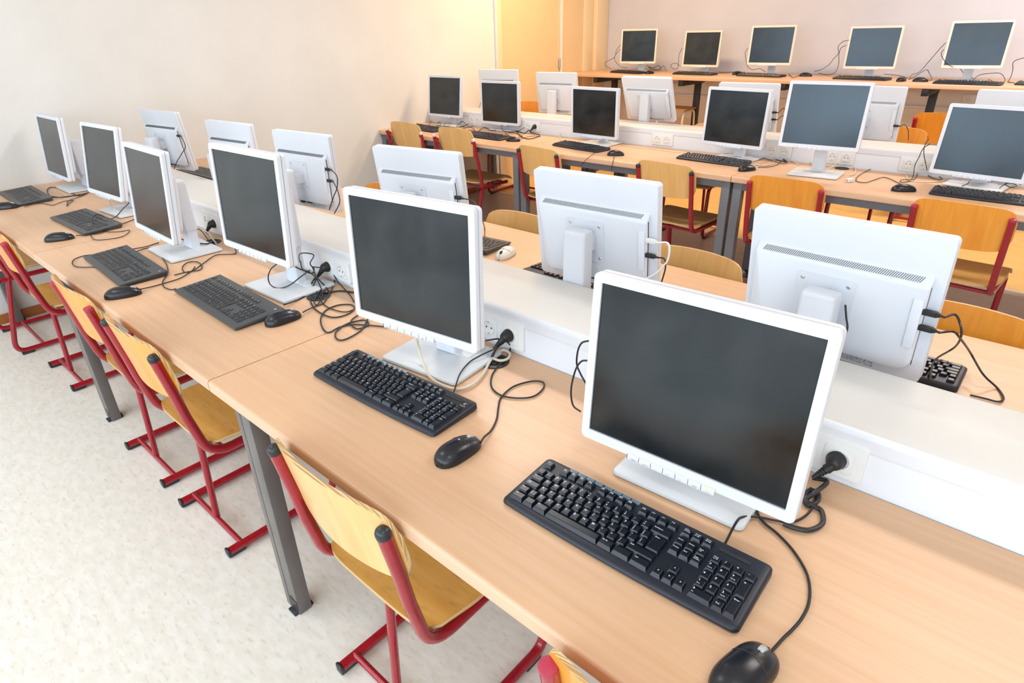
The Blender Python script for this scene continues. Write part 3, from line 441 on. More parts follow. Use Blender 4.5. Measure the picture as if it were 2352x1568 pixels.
# ceiling lamps, out of view; the front and aisle ones are added fill
LAMP_LABELS = ['added flat fill lamp nearest the windows, left of the middle', 'added flat fill lamp nearest the windows, towards the right wall', 'added flat fill lamp above the aisle, left of the middle',
               'added flat fill lamp above the aisle, towards the right wall', 'warm flat ceiling lamp by the cream door', 'flat ceiling lamp before the right half of the rear bench']
for i, (x, y) in enumerate(LAMPS_FILL+LAMPS_WARM):
    t = thing('ceiling_or_fill_lamp', LAMP_LABELS[i], 'ceiling lamp', (x, y, 2.9), 0, 'ceiling lamps')
    mb = MB(); mb.box((0, 0, -0.035), (1.3, 0.34, 0.07), bev=0.01); link('housing', mb.mesh('housing', M['strip']), t)
    mb = MB(); mb.box((0, 0, -0.078), (1.2, 0.28, 0.012)); link('diffuser', mb.mesh('diffuser', M['glow_warm'] if i >= 4 else M['glow_fill']), t)

# ================================================================ desks
def desk_top_mesh(L, D, T=0.034, name='desk_top'):
    """rounded front edge at y=0, top at z=0"""
    r = 0.008; prof = [(0.0, -T+0.002), (0.002, -T)]
    prof = [(D, -T), (D, 0.0)]
    for k in range(6):
        a = R(90+90*k/5); prof.append((r+r*math.cos(a), -r+r*math.sin(a)))
    prof += [(0.0, -T+0.004), (0.004, -T)]
    mb = MB(); n = len(prof)
    vs = [(0.001, p[0], p[1]) for p in prof]+[(L-0.001, p[0], p[1]) for p in prof]
    fs = []; mi = []
    for i in range(n):
        j = (i+1) % n; fs.append([i, j, n+j, n+i]); mi.append(0 if i in (0, 1, 2, n-1) else (1 if i > 2 else 0))
    fs.append(list(range(n))); mi.append(1); fs.append([n+i for i in range(n)][::-1]); mi.append(1)
    mb.v = vs; mb.f = fs; mb.m = mi
    return mb.mesh(name, [M['beech'], M['beech_edge']], sharp=30)
def leg_mesh(w, d, h, groove, material):
    mb = MB()
    if groove:
        mb.box((-w*0.32, 0, h/2), (w*0.36-0.003, d, h), bev=0.003); mb.box((w*0.18, 0, h/2), (w*0.64-0.003, d, h), bev=0.003)
    else: mb.box((0, 0, h/2), (w, d, h), bev=0.003)
    return mb.mesh('leg', material)
def foot_mesh(w, d):
    mb = MB(); mb.box((w*0.15, -0.002, 0.004), (w*0.5, d+0.022, 0.008), bev=0.002); mb.cyl((w*0.15, d/2+0.003), 0.006, 0.006, 0.014)
    mb.box((w*0.2, -d/2-0.0005, 0.035), (w*0.5, 0.002, 0.04)); return mb.mesh('foot_plate', M['steel_black'])
def desk(x0, x1, yf, facing, label, group, legs, style, ztop=H):
    """facing +1: sitter's edge at low y, -1: sitter's edge at high y"""
    L = x1-x0; D = A_D if yf < 2 else DC
    rz = 0 if facing > 0 else PI
    t = thing('computer_desk', label, 'desk', (x0 if facing > 0 else x1, yf, 0), rz, 'beech computer desks')
    link('desk_top', desk_top_mesh(L, D), t, (0, 0, ztop))
    wood_h = ztop-0.034; ms = M['steel'] if style == 'A' else M['steel_blue']
    lw, ld = (0.078, 0.042) if style == 'A' else (0.052, 0.05)
    lm = leg_mesh(lw, ld, wood_h, style == 'A', ms); fm = foot_mesh(lw, ld)
    for lx in legs:
        lxx = lx-x0 if facing > 0 else x1-lx
        for ly in (0.021+ld/2, D-0.05):
            g = link('leg', lm, t, (lxx, ly, 0)); link('foot_plate', fm, g)
    ap = 0.042
    mb = MB(); mb.box((L/2, 0.055 if style == 'A' else 0.035, wood_h-ap/2), (L-0.03, 0.026, ap), bev=0.002)
    mb.box((L/2, D-0.06, wood_h-ap/2), (L-0.03, 0.026, ap), bev=0.002)
    for lx in legs: mb.box(((lx-x0 if facing > 0 else x1-lx), D/2, wood_h-ap/2), (0.03, D-0.14, ap), bev=0.002)
    link('frame', mb.mesh('frame', ms), t)
    return t
gA = 'beech desks of the front row'
desk(0.002, 1.578, 0, 1, 'beech computer desk against the left wall in the nearest row', None, (0.045,), 'A')
desk(1.580, 3.209, 0, 1, 'middle beech desk of the nearest row, between two seams', None, (1.715,), 'A')
desk(3.211, 5.60, 0, 1, 'nearest beech desk, carrying the two closest black keyboards', None, (3.320, 5.52), "A")
YB1 = A_D+DUCT_W+DC+0.004
nmB = ['beech desk behind the white duct at the left wall, facing away', 'beech desk behind the duct carrying the white mouse', 'nearest beech desk facing away behind the white duct']
for (a, b), nm in zip(((0.002, 1.798), (1.800, 3.609), (3.611, 5.60)), nmB): desk(a, b, YB1, -1, nm, None, (a+0.04, b-0.04), 'C')
nmC = ['beech desk of the second island touching the left wall', 'middle beech desk of the second island with slate steel legs', 'beech desk of the second island at the right edge']
for (a, b), nm in zip(((0.002, 1.640), (1.642, 3.272), (3.274, 5.60)), nmC): desk(a, b, YC, 1, nm, None, (a+0.034, b-0.034), 'C')
YD1 = YC+DC+DUCT_W+DC
nmD = ['beech desk behind the far duct by the cream door', 'middle beech desk behind the far white duct', 'right beech desk behind the far white duct']
for (a, b), nm in zip(((0.002, 1.640), (1.642, 3.272), (3.274, 5.60)), nmD): desk(a, b, YD1, -1, nm, None, (a+0.034, b-0.034), 'C')
# high bench along the rear wall: one long worktop on cantilever frames
t = thing('wall_bench', 'long beech bench along the rear wall on black cantilever frames', 'bench', (0.002, YE, 0))
link('bench_top', desk_top_mesh(6.2, YW-YE-0.01, 0.036, 'bench_top'), t, (0, 0, HE))
for x in (0.42, 1.47, 2.50, 3.64, 4.75):
    mb = MB(); mb.box((x, 0.27, HE-0.036-0.03), (0.05, 0.50, 0.055), bev=0.003); mb.box((x, 0.42, (HE-0.09)/2), (0.06, 0.05, HE-0.09), bev=0.003)
    mb.box((x, 0.34, 0.02), (0.05, 0.55, 0.04), bev=0.004); link('bench_frame', mb.mesh('bench_frame', M['steel_black']), t)

# ================================================================ cable ducts between the back-to-back desks
def schuko(T, mb):
    mb.lathe([(0.0215, 0.0), (0.0215, 0.003), (0.0195, 0.0035), (0.0188, 0.0005), (0.001, 0.0005)], 0, T, 28)
    for s in (-1, 1): mb.cyl((s*0.0095, 0), 0.0027, 0.0006, 0.0012, 2, T, 12)
    for s in (-1, 1): mb.box((0, s*0.0172, 0.0022), (0.005, 0.003, 0.003), 1, T)
def socket_panel(parent, x, y, z, n=2):
    """panel on a face that looks towards -y"""
    T = Matrix.Rotation(R(90), 4, 'X'); w = 0.084*n if n > 1 else 0.085
    mb = MB(); mb.rbox((0, 0), w, 0.082, 0.009, 0, 0.008, 0, T, ch=0.002)
    p = link('socket_panel', mb.mesh('socket_panel', M['socket']), parent, (x, y, z))
    for k in range(n):
        cx = (k-(n-1)/2)*0.0775
        mb = MB(); mb.rbox((0, 0), 0.055, 0.055, 0.006, 0.0078, 0.0105, 0, T, ch=0.001); TT = T @ Matrix.Translation((0, 0, 0.0102)); schuko(TT, mb)
        link('socket', mb.mesh('socket', [M['socket'], M['chrome'], M['groove']]), p, (cx, 0, 0))
    return p
def duct(y0, label, sockets, x1=5.60, w=DUCT_W):
    t = thing('cable_duct', label, 'cable duct', (0.002, y0, 0), 0, 'white cable ducts'); L = x1
    mb = MB(); mb.box((L/2, w/2, (0.62+H+DUCT_H-0.036)/2), (L, w-0.008, H+DUCT_H-0.036-0.62), bev=0.002); link('duct_body', mb.mesh('duct_body', M['duct']), t)
    z = H+DUCT_H; pr = [(0.0, z-0.036), (0.0, z-0.012)]
    for k in range(5):
        a = R(180-90*k/4); pr.append((0.012+0.012*math.cos(a), z-0.012+0.012*math.sin(a)))
    half = [(p, q) for p, q in pr]
    full = half+[(w-p, q) for p, q in reversed(half)]
    mb = MB(); n = len(full); vs = [(0, p, q) for p, q in full]+[(L, p, q) for p, q in full]
    fs = [[i, (i+1) % n, n+(i+1) % n, n+i] for i in range(n)]; fs += [list(range(n)), [n+i for i in range(n)][::-1]]
    mb.add(vs, fs); mb.m = [1 if vs[f[0]][2] > z-0.003 and vs[f[1]][2] > z-0.003 else 0 for f in fs]
    link('duct_lid', mb.mesh('duct_lid', [M['duct'], M['duct_top']], sharp=50), t)
    mb = MB(); mb.box((L/2, 0.137, z+0.0001), (L, 0.0012, 0.0006)); link('lid_seam', mb.mesh('lid_seam', M['sticker'] if False else M['socket_in']), t)
    for x in sockets: socket_panel(t, x, 0.004, H+0.055)
    return t
duct(A_D, 'white cable duct with sockets between the two nearest rows', (1.10, 1.93, 2.89, 3.675, 4.505))
duct(YC+DC, 'white cable duct with sockets in the second island', (0.62, 1.28, 2.484, 3.30, 3.66, 4.06))
for x, nm in ((1.081, 'white wall socket below the bench, left of the first black post'), (3.9, 'white wall socket below the right part of the bench')):
    t = thing('wall_socket', nm, 'socket', (x, YW-0.06, 0.91), 0, 'wall sockets below the bench'); socket_panel(t, 0, 0, 0)

# ================================================================ monitors
MW, MH = 0.412, 0.342
_mm = {}
def monitor_meshes():
    TX = Matrix.Rotation(R(90), 4, 'X')           # plate plane XY -> XZ, plate z -> -y
    def plate(mb, cx, cz, w, h, r, y0, y1, mi=0, ch=0.0, seg=5):
        mb.rbox((cx, cz), w, h, r, -y0, -y1, mi, TX, ch=0, seg=seg)
    d = {}
    # bezel ring: outer rounded frame with an opening
    o = MB().rect(MW, MH, 0.011, 5); sw, sh = 0.378, 0.303; zc = MH/2+0.002
    i_ = MB().rect(sw, sh, 0.0015, 5); n = len(o); vs = []
    def ring(pts, y, cz, k=1.0): return [(p[0]*k, y, cz+p[1]*k) for p in pts]
    rings = [ring(i_, 0.0045, zc), ring(i_, 0.0006, zc), ring(o, 0.0, MH/2, 0.992), ring(o, 0.0018, MH/2, 1.0), ring(o, 0.013, MH/2, 1.0), ring(o, 0.0145, MH/2, 0.994), ring(o, 0.0145, MH/2, 0.975)]
    for rg in rings: vs += rg
    fs = []
    for l in range(len(rings)-1):
        for k in range(n):
            j = (k+1) % n; fs.append([l*n+k, l*n+j, (l+1)*n+j, (l+1)*n+k])
    mb = MB(); mb.add(vs, fs); d['bezel'] = mb.mesh('bezel', M['white_case']); d['bezel_ivory'] = mb.mesh('bezel', M['ivory_bezel'])
    mb = MB(); mb.box((0, 0.0055, zc), (sw+0.004, 0.002, sh+0.004)); d['screen'] = mb.mesh('screen', M['screen'])
    # back shell: slab, then a raised rear housing with rounded lower corners
    mb = MB(); plate(mb, 0, MH/2, MW*0.985, MH*0.985, 0.010, 0.0135, 0.017, 1)
    plate(mb, 0, MH/2, MW*0.998, MH*0.998, 0.011, 0.017, 0.029, 0)
    d['rear_case'] = mb.mesh('rear_case', [M['white_case'], M['grey_case']])
    bw, bz0, bz1 = 0.372, 0.030, 0.262
    pts = []
    for cx, cz, a0, rr in ((bw/2-0.006, bz1-0.006, 0, 0.006), (-bw/2+0.006, bz1-0.006, 90, 0.006), (-bw/2+0.035, bz0+0.035, 180, 0.035), (bw/2-0.035, bz0+0.035, 270, 0.035)):
        for k in range(7): a = R(a0+15*k); pts.append((cx+rr*math.cos(a), cz+rr*math.sin(a)))
    m = len(pts); vs = []
    def hl(y, top, side, bot): 
        r = []
        for x, z in pts:
            x2 = x*(1-side/(bw/2)); t = (z-bz0)/(bz1-bz0); z2 = z-top*t+bot*(1-t); r.append((x2, y, z2))
        return r
    L = [hl(0.028, 0, 0, 0), hl(0.034, 0.003, 0.0005, 0.0005), hl(0.046, 0.017, 0.002, 0.002), hl(0.050, 0.022, 0.005, 0.005)]
    for l in L: vs += l
    fs = []
    for l in range(3):
        for k in range(m): j = (k+1) % m; fs.append([l*m+k, l*m+j, (l+1)*m+j, (l+1)*m+k])
    fs.append([3*m+k for k in range(m)])
    mb = MB(); mb.add(vs, fs); d['rear_housing'] = mb.mesh('rear_housing', M['white_case'], sharp=50)
    mb = MB()
    for k in range(76):
        x = -0.165+k*0.33/75; T = Matrix.Translation((x, 0.0402, 0.2523)) @ Matrix.Rotation(R(-49.4), 4, 'X') @ Matrix.Rotation(R(-24), 4, 'Z')
        mb.box((0, 0, 0), (0.0013, 0.0150, 0.0016), 0, T)
    d['vent_slots'] = mb.mesh('vent_slots', M['vent'], smooth=False)
    mb = MB(); plate(mb, 0.015, 0.155, 0.128, 0.128, 0.008, 0.0495, 0.0535); d['mount_plate'] = mb.mesh('mount_plate', M['white_case'])
    mb = MB()
    for sx in (-1, 1):
        for sz in (-1, 1): mb.lathe([(0.0045, -0.0535), (0.0045, -0.0550), (0.003, -0.0560), (0.0005, -0.0558)][::1], 0, Matrix.Translation((0.015+sx*0.05, 0, 0.155+sz*0.05)) @ Matrix.Rotation(R(90), 4, 'X') , 14)
    d['screw'] = None
    mb2 = MB(); mb2.lathe([(0.0045, 0), (0.0045, 0.0016), (0.003, 0.0026), (0.001, 0.0024)], 0, Matrix.Rotation(R(-90), 4, 'X'), 14); d['screw'] = mb2.mesh('screw', M['chrome'])
    # side bar with connectors (x negative side) and its slot
    mb = MB(); mb.box((-0.171, 0.048, 0.155), (0.020, 0.014, 0.118), bev=0.002); d['port_bar'] = mb.mesh('port_bar', M['white_case'])
    mb = MB(); mb.box((-0.1845, 0.040, 0.145), (0.0012, 0.004, 0.19)); d['side_slot'] = mb.mesh('side_slot', M['groove'], smooth=False)
    mb = MB(); mb.box((-0.06, 0.0295, 0.017), (0.10, 0.002, 0.018)); d['rating_sticker'] = mb.mesh('rating_sticker', M['sticker'], smooth=False)
    mb = MB(); mb.box((0.045, 0.036, 0.030), (0.022, 0.014, 0.022), bev=0.002); mb.box((-0.005, 0.036, 0.030), (0.03, 0.012, 0.014), bev=0.002); d['connector'] = mb.mesh('connector', M['black'])
    # button bar
    mb = MB(); mb.box((-0.012, -0.0006, 0.0015), (0.172, 0.008, 0.013), bev=0.001); d['button_bar'] = mb.mesh('button_bar', M['white_case'])
    mb = MB()
    for k in range(7): mb.box((-0.012-0.086+k*0.0246, -0.0048, 0.0020), (0.0008, 0.0006, 0.011), 0)
    for k, s in enumerate(('MENU', 'AUTO', '-', '<', '+', 'EXIT', 'o / o')):
        v, f = text_geo(s, 0.0042, 0.01); mb.add(v, f, 0, Matrix.Translation((-0.012-0.082+k*0.0246+0.005, -0.00465, -0.0035)) @ TX)
    d['button_print'] = mb.mesh('button_print', M['print'], smooth=False)
    mb = MB(); mb.box((-0.012+0.074, -0.0046, 0.0052), (0.018, 0.0006, 0.0035)); d['power_light'] = mb.mesh('power_light', M['led'], smooth=False)
    # stand
    mb = MB(); mb.rbox((0, 0.10), 0.262, 0.205, 0.012, 0.003, 0.011, 0, None, ch=0.004); mb.rbox((0, 0.155), 0.16, 0.075, 0.01, 0.010, 0.014, 0, None, ch=0.002); d['base_plate'] = mb.mesh('base_plate', M['base_grey'])
    mb = MB(); mb.rbox((0, 0.10), 0.245, 0.19, 0.01, 0.0, 0.0035, 0); d['base_pad'] = mb.mesh('base_pad', M['kb_black'])
    return d
def column_mesh(h):
    k = round(h, 3)
    if k in _mm: return _mm[k]
    mb = MB(); cut = max(0.03, h-0.195)
    mb.rbox((0, 0.134), 0.066, 0.040, 0.006, 0.012, cut+0.01, 0)
    mb.rbox((0, 0.134), 0.074, 0.052, 0.009, cut, h-0.010, 0)
    mb.rbox((0, 0.134), 0.072, 0.050, 0.009, h-0.010, h, 0, None, ch=0.004)
    me = mb.mesh('stand_column', M['white_case']); _mm[k] = me; return me
def plug_mesh(white=False):
    k = 'usb%d' % white
    if k in _mm: return _mm[k]
    mb = MB(); mb.box((-0.013, 0, 0), (0.024, 0.008, 0.013), bev=0.0015)
    mb.add(*(lambda v: (v, [[0, 1, 2, 3], [4, 7, 6, 5], [0, 4, 5, 1], [1, 5, 6, 2], [2, 6, 7, 3], [3, 7, 4, 0]]))([(-0.025, -0.004, -0.0065), (-0.025, 0.004, -0.0065), (-0.025, 0.004, 0.0065), (-0.025, -0.004, 0.0065), (-0.034, -0.0025, -0.003), (-0.034, 0.0025, -0.003), (-0.034, 0.0025, 0.003), (-0.034, -0.0025, 0.003)]))
    mb.tube([(-0.033, 0, 0), (-0.042, 0, -0.001)], 0.0028)
    me = mb.mesh('usb_plug', M['white'] if white else M['black']); _mm[k] = me; return me
MM = monitor_meshes()
TILT = {'C4': 0.06, 'C5': 0.115, 'C6': 0.13, 'E3': 0.045, 'E4': 0.055, 'E5': 0.07}
MONITORS = {}; USB_TAIL = {}
def monitor(key, label, group, lit=False, usb=(), front=True):
    x, y, z, yw, tilt = MONITOR_POSES[key]; tilt = TILT.get(key, tilt)
    back = key[0] in 'BD'; base = HE if key[0] == 'E' else H
    rz = yw+(PI if back else 0)
    t = thing('monitor', label, 'monitor', (x, y, base), rz, 'monitors '+ROW[key[0]])
    zh = z-base; rot = (-tilt, 0, 0)
    hd = link('bezel', MM['bezel_ivory' if key[0] == 'E' else 'bezel'], t, (0, 0, zh), rot)
    for nm in ('screen', 'rear_case', 'rear_housing', 'mount_plate', 'port_bar', 'button_bar', 'rating_sticker', 'connector'):
        o = link(nm, MM[nm], t, (0, 0, zh), rot)
        if nm == 'rear_housing':
            link('vent_slots', MM['vent_slots'], o); link('side_slot', MM['side_slot'], o)
        if nm == 'mount_plate':
            for sx in (-1, 1):
                for sz in (-1, 1): link('screw', MM['screw'], o, (0.015+sx*0.05, 0.0535, 0.155+sz*0.05))
        if nm == 'button_bar':
            link('button_print', MM['button_print'], o)
            if lit: link('power_light', MM['power_light'], o)
    for zz, wht in usb:
        link('usb_plug', plug_mesh(wht), t, (-0.181, 0.048*1+zz*math.sin(tilt)*0, zz), rot).matrix_local = Matrix.Translation((0, 0, zh)) @ Matrix.Rotation(-tilt, 4, 'X') @ Matrix.Translation((-0.180, 0.048, zz))
    h = zh+0.195
    link('stand_column', column_mesh(h), t)
    bp = link('base_plate', MM['base_plate'], t); link('base_pad', MM['base_pad'], bp)
    mb = MB(); yh = 0.054+0.155*math.sin(tilt); mb.box((0.0, (yh+0.112)/2-0.004, zh+0.145), (0.044, 0.112-yh+0.03, 0.044), bev=0.004); link('tilt_arm', mb.mesh('tilt_arm', M['white_case']), t)
    MONITORS[key] = t; USB_TAIL[key] = [Matrix.Translation((0, 0, zh)) @ Matrix.Rotation(-tilt, 4, 'X') @ Vector((-0.222, 0.048, q[0])) for q in usb]
    return t
gf = None
for k, l in (('A1', 'white monitor nearest the left wall in the closest row'), ('A2', 'second white monitor from the left wall in the closest row'), ('A3', 'third white monitor of the closest row, cream cables behind its stand'),
             ('A4', 'fourth white monitor of the closest row, raised on its stand beside a cable tangle'), ('A5', 'white monitor with thick cream cable hanging over its base plate'), ('A6', 'largest, nearest white monitor with dark screen at the desk seam right')):
    monitor(k, l, gf, lit=k in ('A5', 'A6'))
for k, l, u in (('B1', 'white monitor seen from behind nearest the left wall', ((0.215, False),)), ('B2', 'white monitor back half hidden behind the fourth front monitor', ()), ('B3', 'white monitor back with two black plugs left of the row gap', ((0.20, False), (0.15, False))),
                ('B4', 'white monitor back showing above the front monitor with cream cable', ((0.19, False), (0.14, False))), ('B5', 'white monitor back with one white and one black plug', ((0.19, True), (0.145, False))),
                ('B6', 'nearest white monitor back with vent slots and two black plugs', ((0.187, False), (0.15, False)))):
    monitor(k, l, gf, usb=u)
for k, l in (('C1', 'leftmost white monitor of the second island facing the viewer'), ('C2', 'second white monitor of the second island, cables heaped below it'), ('C3', 'third white monitor of the second island, pale cable at its left'),
             ('C4', 'fourth white monitor of the second island behind the long black keyboard'), ('C5', 'raised white monitor with bluish screen on a tall neck'), ('C6', 'white monitor cut by the right edge, bluish screen, second island')):
    monitor(k, l, gf)
for k, l, u in (('D1', 'white monitor back nearest the left wall behind the far duct', ()), ('D2', 'white monitor back standing in front of the cream door strip', ()), ('D3', 'strongly tilted white monitor back below the left bench monitors', ()),
                ('D4', 'white monitor back with two black plugs peeking behind the fourth screen', ((0.165, False), (0.118, False))), ('D5', 'white monitor back right of the raised bluish monitor', ((0.125, False),)), ('D6', 'white monitor back at the right edge below the bench', ())):
    monitor(k, l, gf, usb=u)
for k, l in (('E1', 'leftmost ivory framed monitor on the rear wall bench'), ('E2', 'second ivory framed monitor from the left on the rear wall bench'), ('E3', 'middle ivory framed monitor on the rear wall bench'),
             ('E4', 'fourth ivory framed monitor on the rear bench, plugs hanging at its left'), ('E5', 'rightmost fully visible ivory framed monitor on the rear bench')):
    monitor(k, l, gf)

# ================================================================ keyboards
U = 0.01905
def layout():
    K = []
    def row(y, x0, items):
        x = x0
        for it in items:
            if isinstance(it, tuple): lab, w = it
            else: lab, w = it, 1
            if lab is not None: K.append((x, y, w, 1, lab))
            x += w
    row(5.35, 0, ['Esc', (None, 1), 'F1', 'F2', 'F3', 'F4', (None, .5), 'F5', 'F6', 'F7', 'F8', (None, .5), 'F9', 'F10', 'F11', 'F12'])
    row(5.35, 15.3, ['Print\nScreen', 'Scroll\nLock', 'Pause\nBreak'])
    row(4, 0, ['~\n`', '!\n1', '@\n2', '#\n3', '$\n4', '%\n5', '^\n6', '&\n7', '*\n8', '(\n9', ')\n0', '_\n-', '+\n=', ('Backspace', 2)])
    row(4, 15.3, ['Insert', 'Home', 'Page\nUp']); row(4, 18.6, ['Num\nLock', '/', '*', '-'])
    row(3, 0, [('Tab', 1.5)]+list('QWERTYUIOP')+['{\n[', '}\n]']); row(3, 15.3, ['Delete', 'End', 'Page\nDown']); row(3, 18.6, ['7\nHome', '8', '9\nPg Up'])
    K.append((13.6, 2, 1.4, 2, 'Enter'))
    row(2, 0, [('Caps\nLock', 1.75)]+list('ASDFGHJKL')+[':\n;', '"\n\'']+[('|\n\\', .85)]); row(2, 18.6, ['4', '5', '6'])
    K.append((21.6, 2, 1, 2, '+'))
    row(1, 0, [('Shift', 1.25), '|\n\\']+list('ZXCVBNM')+['<\n,', '>\n.', '?\n/', ('Shift', 2.75)]); row(1, 16.3, ['\u25b2']); row(1, 18.6, ['1\nEnd', '2', '3\nPg Dn'])
    K.append((21.6, 0, 1, 2, 'Enter'))
    row(0, 0, [('Ctrl', 1.5), (' ', 1.25), ('Alt', 1.5), (' ', 5.75), ('Alt Gr', 1.5), (' ', 1.75), ('Ctrl', 1.75)]); row(0, 15.3, ['\u25c4', '\u25bc', '\u25ba']); row(0, 18.6, [('0\nIns', 2), '.\nDel'])
    return K
LAYOUT = layout()
TRI = {'\u25b2': 90, '\u25c4': 180, '\u25bc': 270, '\u25ba': 0}
def key_mb(w, h, lab, style, mb=None, ox=0, oy=0, oz=0):
    mb = mb or MB(); ww, hh = w*U-0.0012, h*U-0.0012
    if style == 'tall': zt, il, ifr, ib, T = 0.0078, 0.0026, 0.0040, 0.0008, 0.001
    else: zt, il, ifr, ib, T = 0.0030, 0.0012, 0.0014, 0.0010, 0.0005
    x0, x1, y0, y1 = ox-ww/2, ox+ww/2, oy-hh/2, oy+hh/2
    b = [(x0, y0), (x1, y0), (x1, y1), (x0, y1)]; t = [(x0+il, y0+ifr), (x1-il, y0+ifr), (x1-il, y1-ib), (x0+il, y1-ib)]
    t2 = [(x0+il+T, y0+ifr+T), (x1-il-T, y0+ifr+T), (x1-il-T, y1-ib-T), (x0+il+T, y1-ib-T)]
    vs = [(p[0], p[1], oz) for p in b]+[(p[0], p[1], oz+zt-T*0.5) for p in t]+[(p[0], p[1], oz+zt) for p in t2]
    fs = [[0, 1, 5, 4], [1, 2, 6, 5], [2, 3, 7, 6], [3, 0, 4, 7], [4, 5, 9, 8], [5, 6, 10, 9], [6, 7, 11, 10], [7, 4, 8, 11], [8, 9, 10, 11]]
    mb.add(vs, fs, 0)
    zz = oz+zt+0.00012
    if lab in TRI:
        a = R(TRI[lab]); r = 0.0018
        mb.add([(ox+r*math.cos(a+2*PI*k/3), oy+0.003+r*math.sin(a+2*PI*k/3), zz) for k in range(3)], [[0, 1, 2]], 1)
    elif lab.strip():
        lines = lab.split('\n'); long_ = max(len(q) for q in lines) > 2
        sz = (0.0038 if long_ else (0.0066 if len(lines) == 1 else 0.0054))
        if style != 'tall': sz *= 0.9
        yy = y1-ib-T-sz*0.75
        for i, q in enumerate(lines):
            s2 = sz if not (lines[0].isdigit() and i == 1) else 0.0030
            if lines[0].isdigit() and i == 0: s2 = 0.0062
            v, f = text_geo(q, s2, 0.026); mb.add(v, f, 1, Matrix.Translation((x0+il+0.0014, yy-0.0004, zz))); yy -= s2*0.95
    return mb
_kb = {}
def kb_meshes(style):
    if style in _kb: return _kb[style]
    d = {'keys': []}
    if style == 'tall': W, D, fr = 0.451, 0.147, 0.0115
    else: W, D, fr = 0.470, 0.166, 0.024
    kx0 = -W/2+0.0105; ky0 = fr; d['dim'] = (W, D)
    zt = lambda y: 0.0125+0.055*y          # deck height, rising to the rear
    # body
    pts = MB().rect(W, D, 0.010 if style == 'tall' else 0.004, 5)
    if style == 'tall':       # palm edge bulges at the middle
        pts = [(x, y-0.006*(1-(2*x/W)**2) if y < 0 else y) for x, y in pts]
        o = []
        for i, p in enumerate(pts):
            o.append(p); q = pts[(i+1) % len(pts)]
            if abs(p[0]-q[0]) > 0.2 and p[1] < 0:
                for k in range(1, 16):
                    t = k/16; x = p[0]+(q[0]-p[0])*t; o.append((x, -D/2-0.006*(1-(2*x/W)**2)))
        pts = o
    pts = [(x, y+D/2) for x, y in pts]
    n = len(pts); vs = []
    def lay(k, dz, base=None):
        r = []
        for x, y in pts:
            xx = x*(1-2*k/W); yy = D/2+(y-D/2)*(1-2*k/D); r.append((xx, yy, base if base is not None else max(0.004, zt(yy)+dz)))
        return r
    if style == 'tall': Ls = [lay(0.004, 0, 0.001), lay(0.0, 0, 0.005), lay(0.0005, -0.004), lay(0.003, -0.001), lay(0.006, 0.0)]
    else: Ls = [lay(0.006, 0, 0.001), lay(0.001, -0.006), lay(0.0, -0.003), lay(0.0015, 0.0)]
    for l in Ls: vs += l
    fs = []
    for l in range(len(Ls)-1):
        for i in range(n): j = (i+1) % n; fs.append([l*n+i, l*n+j, (l+1)*n+j, (l+1)*n+i])
    fs.append([(len(Ls)-1)*n+i for i in range(n)]); fs.append(list(range(n))[::-1])
    mb = MB(); mb.add(vs, fs); d['case'] = mb.mesh('case', M['kb_black'] if style == 'tall' else M['kb_slate'], sharp=50)
    km = [M['key_black'] if style == 'tall' else M['key_slate'], M['legend']]
    items = []
    for (x, y, w, h, lab) in LAYOUT:
        cx = kx0+(x+w/2)*U*0.998; cy = ky0+(y+h/2)*U*0.998; items.append((w*h, cx, cy, w, h, lab))
    items.sort(key=lambda q: -q[0]); d['items'] = items
    one = MB()
    for i, (a, cx, cy, w, h, lab) in enumerate(items):
        if i < 100: d['keys'].append((key_mb(w, h, lab, style).mesh('key', km, smooth=False), (cx, cy, zt(cy)-0.0012)))
    rest = MB()
    for a, cx, cy, w, h, lab in items[100:]: key_mb(w, h, lab, style, rest, cx, cy, zt(cy)-0.0012)
    d['rest'] = rest.mesh('key', km, smooth=False)
    allk = MB()
    for a, cx, cy, w, h, lab in items: key_mb(w, h, '' if style == 'tall' else ('\u25b2' if w*h == 1 else ''), style, allk, cx, cy, zt(cy)-0.0012)
    d['all'] = allk.mesh('key_set', km, smooth=False)
    ym = D-0.0085
    if style == 'tall':
        mb = MB(); mb.rbox((0, 0), 0.0172, 0.0085, 0.001, 0, 0.0016, 0, None, ch=0.0005); d['media'] = mb.mesh('media_key', M['media'])
        mb = MB(); mb.box((W/2-0.058, D-0.020, zt(D-0.02)+0.0002), (0.052, 0.007, 0.0006)); d['light_window'] = mb.mesh('light_window', M['groove'], smooth=False)
        mb = MB(); v, f = text_geo('Logitech', 0.0045, 0.01); mb.add(v, f, 0, Matrix.Translation((W/2-0.028, D-0.034, zt(D-0.03)+0.0004)))
        cx, cy = W/2-0.020, D-0.024
        mb.add([(cx+r*math.cos(R(a)), cy+r*math.sin(R(a)), zt(cy)+0.0004) for a in range(40, 340, 20) for r in (0.0022, 0.0036)], [[2*k, 2*k+1, 2*k+3, 2*k+2] for k in range(14)]); d['logo'] = mb.mesh('logo', M['legend'], smooth=False)
    else:
        mb = MB(); cx, cy = W/2-0.020, D-0.022
        mb.add([(cx+0.0045*math.cos(R(a)), cy+0.0045*math.sin(R(a)), zt(cy)+0.0003) for a in range(0, 360, 20)], [list(range(18))]); d['logo'] = mb.mesh('logo', M['wheel_grey'], smooth=False)
    d['zt'] = zt; d['ym'] = ym
    _kb[style] = d; return d
KEYBOARDS = {}
